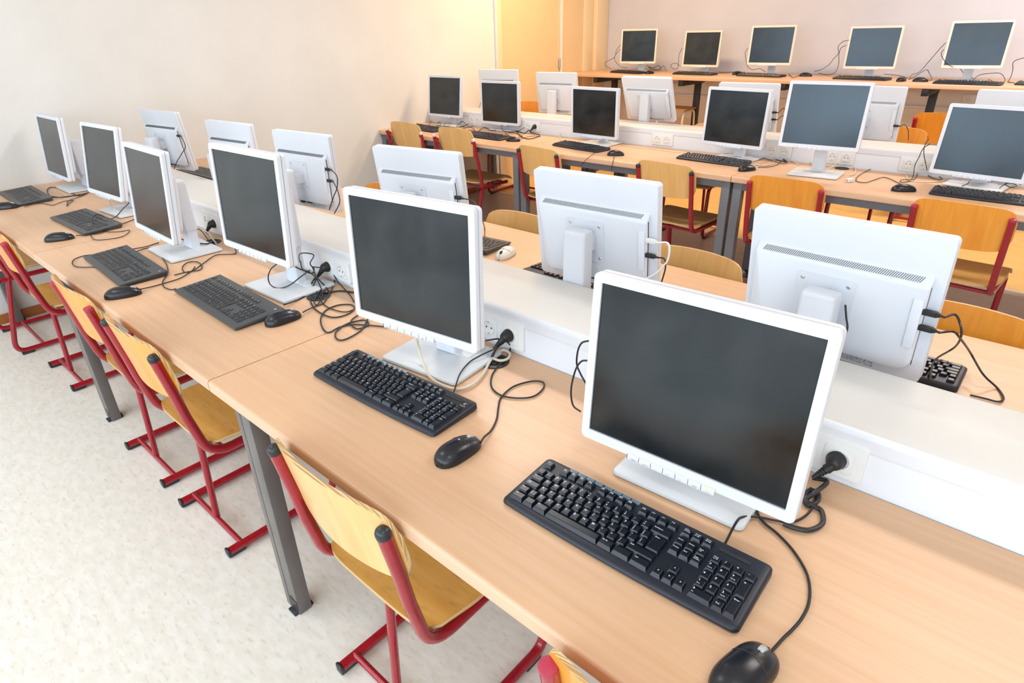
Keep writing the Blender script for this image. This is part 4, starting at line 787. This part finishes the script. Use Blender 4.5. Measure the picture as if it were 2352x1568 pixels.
def keyboard(key, style, x, y, rz, label, detail=True, base=H, group=None):
    d = kb_meshes(style); W, D = d['dim']; rzz = R(rz)
    # x, y = centre on the desk
    off = Matrix.Rotation(rzz, 4, 'Z') @ Vector((0, D/2, 0))
    t = thing('keyboard', label, 'keyboard', (x-off.x, y-off.y, base), rzz, 'keyboards '+ROW[key[0]])
    cs = link('case', d['case'], t); 
    if detail:
        for me, loc in d['keys']: link('key', me, t, loc)
        o = link('key', d['rest'], t); o['kind'] = 'stuff'; o['label'] = 'remaining small keys of the top row'
        if style == 'tall':
            for k in range(8): link('media_key', d['media'], t, (-W/2+0.0575+0.010+k*0.0192+(0.002 if k > 3 else 0), d['ym'], d['zt'](d['ym'])-0.0005), (0.055, 0, 0))
            link('light_window', d['light_window'], t)
        if key != 'A6': link('logo', d['logo'], cs)
    else: link('key_set', d['all'], t)
    KEYBOARDS[key] = t; return t
keyboard('A6', 'tall', 4.323, 0.234, 1.6, 'nearest black keyboard with white key print, below the largest monitor')
keyboard('A5', 'tall', 3.622, 0.272, 2.2, 'black keyboard just right of the desk seam, before the cream cable monitor')
keyboard('A4', 'flat', 2.754, 0.275, -1.6, 'flat slate keyboard beside the black mouse left of the seam')
keyboard('A3', 'flat', 2.085, 0.186, -2.5, 'flat slate keyboard with a cable loop at its left side')
keyboard('A2', 'flat', 1.245, 0.299, 1.9, 'flat slate keyboard with a thin cable lying across its keys')
keyboard('A1', 'flat', 0.335, 0.262, -1.0, 'slate keyboard nearest the left wall, cut by the left edge', detail=False)
keyboard('B1', 'flat', 0.60, 1.175, 182, 'black keyboard showing right of the leftmost rear facing monitor', detail=False)
keyboard('B4', 'flat', 2.87, 1.20, 186, 'black keyboard corner beside the white mouse', detail=False)
keyboard('B5', 'tall', 3.57, 1.150, 180, 'black keyboard half hidden under the monitor back with a white plug', detail=False)
keyboard('B6', 'tall', 4.44, 1.185, 180, 'black keyboard under the nearest monitor back at the right', detail=False)
keyboard('C1', 'tall', 0.33, 3.25, -8, 'black keyboard behind the leftmost chair of the second island', detail=False)
keyboard('C2', 'tall', 1.10, 3.235, -4, 'black keyboard behind the second chair with white caps', detail=False)
keyboard('C3', 'tall', 2.02, 3.255, -8, 'black keyboard left of the mouse whose cable hangs off the desk', detail=False)
keyboard('C4', 'tall', 2.995, 3.335, -3, 'long black keyboard below the fourth monitor of the second island')
keyboard('C6', 'tall', 4.44, 3.225, 1.0, 'black keyboard at the right edge behind the orange chair')
keyboard('D1', 'flat', 0.14, 4.28, 180, 'dark keyboard on the far desk at the left wall', detail=False)
keyboard('E1', 'tall', 0.715, 5.925, -14, 'leftmost black keyboard on the rear bench', detail=False, base=HE)
keyboard('E2', 'tall', 1.49, 5.975, -2, 'black keyboard below the second bench monitor', detail=False, base=HE)
keyboard('E3', 'tall', 2.18, 5.985, -6, 'black keyboard below the middle bench monitor', detail=False, base=HE)
keyboard('E4', 'tall', 3.09, 5.96, -6, 'black keyboard below the fourth bench monitor', detail=False, base=HE)
keyboard('E5', 'tall', 3.90, 5.80, -3, 'black keyboard with cables over its keys on the bench right', detail=False, base=HE)
keyboard('E6', 'tall', 4.42, 5.90, -3, 'black keyboard cut off at the right end of the bench', detail=False, base=HE)

# ================================================================ mice
def mouse_meshes(shell, side, wheel, logo=False):
    L, W2, Hh = 0.114, 0.0305, 0.035
    nu, nv = 28, 16
    def prof(u):      # u 0 tail .. 1 nose
        w = W2*(max(0, 1-abs(2*u-1)**2.6))**0.42*(1.0-0.05*math.sin(PI*min(1, max(0, (u-0.25)/0.65)))+0.02)
        h = 0.0065+(Hh-0.0065)*(max(0, 1-abs(2*u-1)**2.8))**0.5*(0.70+0.30*math.cos((u-0.36)*2.5))
        return w, max(h, 0.0066)
    def pt(u, a, k=1.0):
        w, h = prof(u); x = w*math.cos(a); z = 0.006+(h-0.006)*max(0, math.sin(a))**0.8 if math.sin(a) > 0 else 0.006
        return (x*k, -L/2+L*u, z*k)
    mb = MB(); vs = []; fs = []
    us = [0.0002+0.9996*(0.5-0.5*math.cos(PI*i/nu)) for i in range(nu+1)]
    for u in us:
        for j in range(nv+1): vs.append(pt(u, PI*j/nv))
    for i in range(nu):
        for j in range(nv):
            a = i*(nv+1)+j; fs.append([a, a+1, a+nv+2, a+nv+1])
    mb.add(vs, fs); mb.add([vs[j] for j in range(nv+1)], [list(range(nv+1))]); k = nu*(nv+1); mb.add([vs[k+j] for j in range(nv+1)], [list(range(nv+1))])
    d = {'shell': mb.mesh('shell', shell, sharp=80)}
    mb = MB(); vs = []; fs = []
    for u in us:
        w, h = prof(u)
        for x, z in ((w*0.90, 0.0005), (w*1.0, 0.0062), (-w*1.0, 0.0062), (-w*0.90, 0.0005)): vs.append((x, -L/2+L*u, z))
    for i in range(nu):
        for j in range(4): a = i*4+j; b = i*4+(j+1) % 4; fs.append([a, b, b+4, a+4])
    mb.add(vs, fs); d['base'] = mb.mesh('base', side)
    # seams between the buttons, following the shell
    mb = MB()
    mb.tube([Vector(pt(u, PI/2))+Vector((0, 0, 0.0002)) for u in [0.62+0.37*k/12 for k in range(13)]], 0.0006, n=6)
    mb.tube([Vector(pt(0.62-0.05*abs(math.cos(a)), a))*1.0+Vector((0, 0, 0.0002)) for a in [R(25+130*k/14) for k in range(15)]], 0.0006, n=6)
    d['seam'] = mb.mesh('button_seam', M['groove'])
    mb = MB(); zc = prof(0.80)[1]; mb.lathe([(0.004, -0.0045), (0.0095, -0.0042), (0.0105, -0.002), (0.0105, 0.002), (0.0095, 0.0042), (0.004, 0.0045)], 0, Matrix.Translation((0, -L/2+L*0.80, zc-0.0065)) @ Matrix.Rotation(R(90), 4, 'Y'), 24); d['wheel'] = mb.mesh('scroll_wheel', wheel)
    if logo:
        mb = MB(); v, f = text_geo('hp', 0.007, 0.01); zc = prof(0.55)[1]; mb.add(v, f, 0, Matrix.Translation((-0.004, -L/2+L*0.54, zc+0.0012)) @ Matrix.Rotation(R(-3), 4, 'X')); d['logo'] = mb.mesh('logo', M['legend'], smooth=False)
    return d
MB_BLACK = mouse_meshes(M['mouse_black'], M['mouse_side'], M['wheel_grey'])
MB_LOGO = dict(MB_BLACK); MB_LOGO['logo'] = mouse_meshes(M['mouse_black'], M['mouse_side'], M['wheel_grey'], True)['logo']
MB_WHITE = mouse_meshes(M['mouse_white'], M['mouse_white'], M['groove'])
MICE = {}
def mouse(key, x, y, ang, label, base=H, ms=MB_BLACK, sc=1.0, small=False):
    t = thing('mouse', label, 'mouse', (x, y, base), R(ang-90), 'mice '+ROW[key[0]]); t.scale = (sc, sc, sc)
    s = link('shell', ms['shell'], t); link('base', ms['base'], t)
    link('button_seam', ms['seam'], s)
    link('scroll_wheel', ms['wheel'], t)
    if 'logo' in ms: link('logo', ms['logo'], s)
    MICE[key] = t; return t
mouse('A6', 4.583, 0.115, 78, 'nearest black mouse cut by the bottom edge, right of the keyboard', sc=1.03)
mouse('A5', 3.930, 0.205, 88, 'black mouse with a small round logo between the two nearest keyboards', ms=MB_LOGO)
mouse('A4', 3.030, 0.320, 86, 'black mouse touching the tangle of cables left of the seam')
mouse('A3', 2.400, 0.075, 66, 'black mouse below the keyboard with the cable loop')
mouse('A2', 1.450, 0.135, 64, 'black mouse at the front edge beside the second keyboard from the wall')
mouse('A1', 0.55, 0.125, 60, 'black mouse cut by the left edge of the picture')
mouse('B4', 3.169, 1.190, -75, 'white mouse on the desk behind the duct', ms=MB_WHITE)
mouse('C2', 1.415, 3.205, 20, 'black mouse right of the second island keyboard near the white caps')
mouse('C3', 2.385, 3.155, 30, 'black mouse with its cable hanging off the desk edge')
mouse('C4', 3.280, 3.185, 62, 'black mouse at the seam of the second island desks')
mouse('C6', 4.105, 3.160, 30, 'black mouse left of the keyboard at the right edge')
mouse('E1', 1.00, 5.905, 80, 'black mouse right of the leftmost bench keyboard', base=HE)
mouse('E3', 1.895, 6.10, 60, 'small looking black mouse left of the middle bench monitor', base=HE)
mouse('E4', 2.555, 6.13, 20, 'black mouse lying crosswise between the middle and fourth bench monitors', base=HE)
mouse('E5', 3.42, 5.88, 80, 'black mouse left of two neighbouring mice on the bench', base=HE)
mouse('E6', 3.555, 5.905, 10, 'black mouse with cables looped over it on the bench', base=HE)

# ================================================================ chairs
def tube_profile():
    """side view (y, z) of the runner tube, from the cap down, under the seat, down the front and back along the floor"""
    return fillet([(0, -0.040, 0.776), (0, -0.019, 0.655), (0, -0.006, 0.565), (0, 0.028, 0.402), (0, 0.385, 0.414), (0, 0.415, 0.021), (0, -0.005, 0.021)],
                  {1: 0.10, 2: 0.3, 3: 0.085, 4: 0.055, 5: 0.055}, 7)
def y_at(z):      # y of the upright at height z
    pts = [(0.43, 0.022), (0.565, -0.006), (0.655, -0.019), (0.776, -0.040), (0.86, -0.055)]
    for (z0, y0), (z1, y1) in zip(pts, pts[1:]):
        if z <= z1: return y0+(y1-y0)*(z-z0)/(z1-z0)
    return pts[-1][1]
def backrest_mesh(hw, z0, z1, mats, curve=0.034, off=0.016, th=0.009):
    nx, nz = 20, 8; vs = []; 
    def outline(u):       # half height factor so that corners are rounded
        return (max(0.0, 1-abs(u)**9))**0.30
    F_, B_ = [], []
    for side in (0, 1):
        for i in range(nx+1):
            u = -1+2*i/nx; u = math.sin(u*PI/2)*0.35+u*0.65
            x = u*hw; zc = (z0+z1)/2+0.004; hh = (z1-z0)/2*outline(u*0.995); arch = 0.010*(1-u*u)
            for j in range(nz+1):
                t = -1+2*j/nz; z = zc+hh*t+(arch if t > 0 else -arch*0.8)*abs(t)
                y = y_at(z)+off-curve*(1-u*u)+(th if side else 0)
                vs.append((x, y, z))
    n1 = (nx+1)*(nz+1); fs = []; mi = []
    for s in (0, 1):
        for i in range(nx):
            for j in range(nz):
                a = s*n1+i*(nz+1)+j; fs.append([a, a+1, a+nz+2, a+nz+1]); mi.append(0)
    def bd():
        r = [i*(nz+1) for i in range(nx+1)]+[nx*(nz+1)+j for j in range(1, nz+1)]+[i*(nz+1)+nz for i in range(nx-1, -1, -1)]+[j for j in range(nz-1, 0, -1)]
        return r
    b = bd()
    for k in range(len(b)):
        p, q = b[k], b[(k+1) % len(b)]; fs.append([p, q, n1+q, n1+p]); mi.append(1)
    mb = MB(); mb.v = vs; mb.f = fs; mb.m = mi
    return mb.mesh('backrest', mats, sharp=55)
def seat_mesh(hw, y0, y1, z, mats, th=0.010):
    nx, ny = 18, 18; vs = []; fs = []; mi = []
    for side in (0, 1):
        for i in range(nx+1):
            u = -1+2*i/nx; u = math.sin(u*PI/2)*0.3+u*0.7
            e = (max(0, 1-abs(u*0.995)**6))**0.35
            for j in range(ny+1):
                t = j/ny; yr = y0+0.055*(1-e)+0.0; yf = y1-0.03*(1-e); y = yr+(yf-yr)*t
                zz = z-0.010*math.sin(PI*min(1, t*1.15))*(1-0.6*u*u)+0.004*u*u-0.030*max(0, (t-0.82)/0.18)**2-(0 if side else th)
                vs.append((u*hw*(1-0.05*max(0, 0.25-t)/0.25), y, zz))
    n1 = (nx+1)*(ny+1)
    for s in (0, 1):
        for i in range(nx):
            for j in range(ny): a = s*n1+i*(ny+1)+j; fs.append([a, a+1, a+ny+2, a+ny+1]); mi.append(0)
    b = [i*(ny+1) for i in range(nx+1)]+[nx*(ny+1)+j for j in range(1, ny+1)]+[i*(ny+1)+ny for i in range(nx-1, -1, -1)]+[j for j in range(ny-1, 0, -1)]
    for k in range(len(b)): p, q = b[k], b[(k+1) % len(b)]; fs.append([p, q, n1+q, n1+p]); mi.append(1)
    mb = MB(); mb.v = vs; mb.f = fs; mb.m = mi; return mb.mesh('seat', mats, sharp=55)
_ch = {}
def cm(key, fn):
    if key not in _ch: _ch[key] = fn()
    return _ch[key]
def chair_sled(label, x, y, rz, caps, back, seat, group=None, sc=1.0):
    """closed sled frame: upright, seat rail, front leg and floor runner in one tube at each side"""
    t = thing('school_chair', label, 'chair', (x, y, 0), R(rz), 'red framed school chairs at the desks'); t.scale = (sc, sc, sc)
    hx = 0.1885; r = 0.0145
    def tb(): mb = MB(); mb.tube([Vector((0, p.y, p.z)) for p in tube_profile()], r, n=14); return mb.mesh('side_frame', M['red'])
    side = cm('side', tb)
    def capm(mname):
        d = Vector((0, -0.021, 0.121)).normalized(); mb = MB()
        Tm = Matrix.Translation((0, -0.040, 0.776)) @ Matrix.Rotation(R(9.8), 4, 'X')
        if mname == 'cap_red': prof = [(0.0150, -0.004), (0.0152, 0.002), (0.0140, 0.006), (0.009, 0.0075), (0.0005, 0.008)]
        else: prof = [(0.0150, -0.006), (0.0154, 0.0), (0.0152, 0.005), (0.0130, 0.0105), (0.008, 0.0145), (0.0005, 0.016)]
        mb.lathe(prof, 0, Tm, 20); return mb.mesh('tube_cap', M[mname])
    def footm():
        mb = MB(); mb.box((0, 0.018, 0.010), (0.026, 0.058, 0.017), bev=0.004); mb.box((0, -0.010, 0.019), (0.030, 0.010, 0.030), bev=0.004); return mb.mesh('rear_foot', M['cap_black'])
    def footf(): mb = MB(); mb.box((0, 0.355, 0.008), (0.026, 0.06, 0.014), bev=0.003); return mb.mesh('front_foot', M['cap_black'])
    for s in (-1, 1):
        f = link('side_frame', side, t, (s*hx, 0, 0)); link('tube_cap', cm('cap'+caps, lambda: capm(caps)), f); link('rear_foot', cm('rf', footm), f); link('front_foot', cm('ff', footf), f)
    def cross():
        mb = MB(); mb.tube([(-hx, 0.040, 0.027), (hx, 0.040, 0.027)], 0.010, n=12); return mb.mesh('crossbar', M['red'])
    def strut():
        mb = MB(); mb.tube([(0, 0.042, 0.027), (0, 0.064, 0.405)], 0.0115, n=12); return mb.mesh('strut', M['red'])
    def under():
        mb = MB(); mb.tube([(-hx, 0.070, 0.405), (hx, 0.070, 0.405)], 0.010, n=12); return mb.mesh('seat_bar', M['red'])
    link('crossbar', cm('cross', cross), t); link('strut', cm('strut', strut), t); link('seat_bar', cm('under', under), t); link('seat_bar', cm('under', under), t, (0, 0.29, 0.006))
    link('seat', cm('seat'+seat, lambda: seat_mesh(0.206, 0.020, 0.435, 0.447, [M[seat], M['ply_edge_flat']])), t)
    def rivets():
        mb = MB()
        for sx in (-1, 1):
            for yy in (0.10, 0.33): mb.lathe([(0.0055, 0.0), (0.005, 0.0018), (0.0025, 0.0022), (0.0005, 0.0012)], 0, Matrix.Translation((sx*0.172, yy, 0.4395)), 12)
        return mb.mesh('rivet', M['chrome'])
    link('rivets', cm('riv', rivets), t)
    link('backrest', cm('back'+back, lambda: backrest_mesh(0.206, 0.618, 0.812, [M[back], M['ply_edge']])), t)
    return t
def chair_open(label, x, y, rz, caps, back, seat, group=None):
    """straight upright that kinks at the seat and runs down as the rear leg to a floor runner"""
    t = thing('school_chair', label, 'chair', (x, y, 0), R(rz), 'red framed school chairs at the desks')
    hx = 0.226; r = 0.0135
    prof = fillet([(0, 0.0, 0.806), (0, 0.072, 0.455), (0, -0.020, 0.085), (0, -0.030, 0.021), (0, 0.40, 0.021)], {1: 0.05, 2: 0.05, 3: 0.05}, 6)
    def tb(): mb = MB(); mb.tube(prof, r, n=12); return mb.mesh('side_frame', M['red'])
    def rail(): mb = MB(); mb.tube([(0, 0.030, 0.432), (0, 0.36, 0.432)], r, n=12); return mb.mesh('seat_rail', M['red'])
    def cap(mn): mb = MB(); mb.lathe([(0.0138, -0.006), (0.0142, 0.004), (0.012, 0.010), (0.006, 0.013), (0.0005, 0.0135)], 0, Matrix.Translation((0, 0, 0.806)) @ Matrix.Rotation(R(11.6), 4, 'X'), 16); return mb.mesh('tube_cap', M[mn])
    def ear():
        mb = MB()
        for z in (0.69, 0.785): mb.cyl((0, 0), 0.011, -0.003, 0.003, 0, Matrix.Translation((0, (0.806-z)*0.205+0.002, z)) @ Matrix.Rotation(R(90), 4, 'X'), 14)
        mb.box((0.004, 0.016, 0.737), (0.015, 0.006, 0.10), 0, None, 0.002); return mb.mesh('bracket', M['red'])
    def knob(): mb = MB(); mb.lathe([(0.0138, 0), (0.0145, 0.006), (0.012, 0.012), (0.001, 0.013)], 0, Matrix.Translation((0, 0.030, 0.432)) @ Matrix.Rotation(R(90), 4, 'X'), 14); return mb.mesh('rail_cap', M['cap_black'])
    def foot():
        mb = MB(); mb.box((0, 0.02, 0.007), (0.024, 0.06, 0.013), bev=0.003); mb.box((0, 0.36, 0.007), (0.024, 0.06, 0.013), bev=0.003); return mb.mesh('floor_glide', M['cap_black'])
    for s in (-1, 1):
        f = link('side_frame', cm('oside', tb), t, (s*hx, 0, 0)); link('tube_cap', cm('ocap'+caps, lambda: cap(caps)), f); link('floor_glide', cm('oft', foot), f)
        g = link('seat_rail', cm('orail', rail), t, (s*hx, 0, 0)); link('rail_cap', cm('oknob', knob), g)
        link('bracket', cm('oear', ear), t, (s*(hx-0.022), 0, 0))
    def cross(): mb = MB(); mb.tube([(-hx, 0.10, 0.027), (hx, 0.10, 0.027)], 0.010, n=12); mb.tube([(-hx, 0.33, 0.432), (hx, 0.33, 0.432)], 0.010, n=12); mb.tube([(-hx, 0.09, 0.432), (hx, 0.09, 0.432)], 0.010, n=12); return mb.mesh('crossbar', M['red'])
    link('crossbar', cm('ocross', cross), t)
    link('seat', cm('oseat'+seat, lambda: seat_mesh(0.215, 0.05, 0.46, 0.472, [M[seat], M['ply_edge_flat']])), t)
    def bk():
        me = backrest_mesh(0.200, 0.668, 0.868, [M[back], M['ply_edge']], curve=0.012, off=0.0)
        for v in me.vertices: v.co.y = v.co.y-y_at(v.co.z)+(0.806-v.co.z)*0.205+0.028
        me.update(); return me
    link('backrest', cm('oback'+back, bk), t)
    return t
chair_open('red framed chair cut by the left edge in front of the baseboard', 0.385, -0.06, 0, 'cap_red', 'ply_amber', 'ply_seat')
chair_sled('school chair with amber back and red capped tubes nearest the left wall', 1.108, 0.0, 0, 'cap_red', 'ply_amber', 'ply_seat')
chair_sled('second amber backed school chair from the left edge, scratched red uprights', 2.228, 0.0, 0, 'cap_red', 'ply_amber', 'ply_seat')
chair_sled('amber backed school chair with black capped tubes left of the desk seam', 2.775, 0.0, 0, 'cap_black', 'ply_amber', 'ply_seat')
chair_sled('pale plywood school chair with black caps, largest in the foreground', 3.800, 0.004, 0, 'cap_black', 'ply_light', 'ply_seat')
chair_sled('school chair with red cap cut by the bottom edge', 4.560, -0.004, 0, 'cap_red', 'ply_amber', 'ply_seat')
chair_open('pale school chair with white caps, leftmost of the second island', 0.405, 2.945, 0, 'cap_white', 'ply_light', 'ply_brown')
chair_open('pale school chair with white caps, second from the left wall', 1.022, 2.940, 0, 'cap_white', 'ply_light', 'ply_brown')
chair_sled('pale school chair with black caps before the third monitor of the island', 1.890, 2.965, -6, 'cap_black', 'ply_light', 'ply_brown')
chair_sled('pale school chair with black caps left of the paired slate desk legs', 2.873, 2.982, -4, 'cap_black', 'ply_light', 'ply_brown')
chair_sled('orange school chair right of the paired slate desk legs', 3.595, 2.968, 0, 'cap_red', 'ply_amber', 'ply_seat')
chair_sled('orange school chair at the right edge before the island keyboard', 4.402, 2.925, -4, 'cap_red', 'ply_amber', 'ply_seat')
yb = YB1+0.030
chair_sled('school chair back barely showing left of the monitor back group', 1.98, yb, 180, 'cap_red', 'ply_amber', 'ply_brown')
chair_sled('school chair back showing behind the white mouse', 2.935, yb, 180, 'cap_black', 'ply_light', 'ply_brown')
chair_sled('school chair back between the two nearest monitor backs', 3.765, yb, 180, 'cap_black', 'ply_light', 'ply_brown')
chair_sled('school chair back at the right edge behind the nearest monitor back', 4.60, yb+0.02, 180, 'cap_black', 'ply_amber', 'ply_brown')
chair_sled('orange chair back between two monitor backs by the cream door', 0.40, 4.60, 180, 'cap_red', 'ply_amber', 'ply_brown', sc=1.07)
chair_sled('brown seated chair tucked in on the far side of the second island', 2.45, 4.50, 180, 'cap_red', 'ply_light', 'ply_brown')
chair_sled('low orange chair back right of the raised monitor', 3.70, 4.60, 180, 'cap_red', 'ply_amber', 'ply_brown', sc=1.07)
chair_sled('orange chair back below the bench beside a black bench frame', 3.87, 5.52, 0, 'cap_red', 'ply_amber', 'ply_brown', sc=1.085)
# stool under the bench
t = thing('stool', 'tall stool with brown plywood seat and cream tube frame under the bench', 'stool', (1.33, 5.95, 0), 0)
mb = MB(); mb.rbox((0, 0), 0.34, 0.34, 0.06, 0.735, 0.748, 0, None, ch=0.003); link('seat', mb.mesh('seat', M['ply_brown']), t)
for sx in (-1, 1):
    mb = MB(); mb.tube(fillet([(sx*0.15, -0.20, 0.0), (sx*0.15, -0.12, 0.722), (sx*0.15, 0.12, 0.722), (sx*0.15, 0.20, 0.0)], 0.06, 6), 0.011, n=12); link('leg_loop', mb.mesh('leg_loop', M['cream_tube']), t)
mb = MB(); mb.tube([(-0.15, -0.155, 0.30), (0.15, -0.155, 0.30)], 0.009, n=10); mb.tube([(-0.15, 0.155, 0.30), (0.15, 0.155, 0.30)], 0.009, n=10); link('foot_rail', mb.mesh('foot_rail', M['cream_tube']), t)

# ================================================================ cables, plugs, grommets
def schuko_plug(parent, loc):
    """black angled mains plug sitting in a socket that looks towards -y; loc local to parent"""
    mb = MB(); T = Matrix.Rotation(R(90), 4, 'X')
    mb.lathe([(0.0165, 0.0), (0.0180, 0.002), (0.0180, 0.006), (0.0165, 0.008), (0.0158, 0.014), (0.0125, 0.022), (0.0085, 0.026), (0.004, 0.027)], 0, T, 24)
    T2 = Matrix.Translation((0, -0.016, -0.004)) @ Matrix.Rotation(R(28), 4, 'Z') @ Matrix.Rotation(R(215-90), 4, 'X').inverted() @ Matrix.Rotation(0, 4, 'Y')
    p0 = Vector((0, -0.018, -0.002)); d = Vector((-0.55, -0.35, -0.75)).normalized()
    mb.tube([p0, p0+d*0.016], 0.0095, n=12)
    for k in range(5): mb.tube([p0+d*(0.014+k*0.0055), p0+d*(0.0175+k*0.0055)], 0.0085-k*0.0008, n=12)
    mb.tube([p0+d*0.012, p0+d*0.045], 0.0048, n=10)
    return link('plug', mb.mesh('plug', M['black']), parent, loc), p0+d*0.045
PLUG_AT = {'A6': 4.5437, 'A5': 3.7137, 'A4': 2.8512, 'A3': 1.9687, 'C2': 1.3188}
PLUG_LABEL = {'A6': 'thick black power cord coiled behind the nearest monitor', 'A5': 'black power cord plugged in right of the cream cable monitor', 'A4': 'black power cord in the socket beside the cable tangle',
              'A3': 'black power cord in the socket behind the third front monitor', 'C2': 'black power cord in the far duct beside the second island monitor'}
def cable_mesh(name, pts, r, col):
    P = smooth_path(pts, 6)
    mb = MB(); mb.tube(P, r, n=8); return mb.mesh(name, M[col])
CM = {'black': 'black', 'cream': 'cream', 'white': 'white'}
for own, r, col, pts in CABLES:
    kind, key = own.split()
    if kind == 'power':
        yf = (A_D if key[0] == 'A' else YC+DC); loc = (PLUG_AT[key], yf-0.008, H+0.055)
        t = thing('power_cord', PLUG_LABEL[key], 'power cord', loc, 0, 'plugged in power cords')
        pl, tip = schuko_plug(t, (0, 0, 0))
        L = [tip]+to_local(loc, 0, pts)[1:]
        link('cord', cable_mesh('cord', L, r, col), t)
        continue
    root = {'mouse': MICE, 'kb': KEYBOARDS, 'monitor': MONITORS}[kind].get(key)
    if root is None:
        t = thing('cable', 'black cable hanging at the right end of the bench', 'cable', (4.35, 6.0, HE), 0); root = t
    loc = root.location; rz = root.rotation_euler.z
    L = to_local(loc, rz, pts); s = root.scale.x; L = [p/s for p in L]
    if kind == 'monitor' and USB_TAIL.get(key):
        tail = USB_TAIL[key].pop(0); L = [tail+Vector((0.008, 0, 0)), tail]+L[1:]
    link('cable', cable_mesh('cable', L, r/s, col), root)
def grommet(x, y, label, base=H, grp=None):
    t = thing('desk_grommet', label, 'grommet', (x, y, base), 0, 'round desk grommets')
    mb = MB(); mb.lathe([(0.040, 0.0), (0.040, 0.0022), (0.037, 0.0034), (0.031, 0.0034), (0.030, 0.0010), (0.001, 0.0010)], 0, None, 28); link('ring', mb.mesh('ring', M['mouse_side']), t)
    mb = MB(); mb.rbox((0, -0.006), 0.03, 0.02, 0.004, 0.001, 0.0030); link('flap', mb.mesh('flap', M['cap_black']), t)
grommet(3.715, 0.545, 'round black desk grommet under the cream cable loop')
grommet(2.945, 0.500, 'round black desk grommet inside the cable tangle')
grommet(2.045, 0.545, 'round black desk grommet behind the third front monitor')
grommet(3.700, 3.545, 'round black desk grommet behind the raised bluish monitor')
t = thing('power_socket_lead', 'cream lead with a white plug end on the island desk', 'cable', (3.836, 3.21, H), R(-30))
mb = MB(); mb.box((0, 0, 0.011), (0.026, 0.038, 0.020), bev=0.004); link('plug_end', mb.mesh('plug_end', M['white']), t)
mb = MB()
for sx in (-1, 0, 1): mb.box((sx*0.006, -0.0192, 0.012), (0.003, 0.001, 0.005))
link('plug_hole', mb.mesh('plug_hole', M['groove'], smooth=False), t)
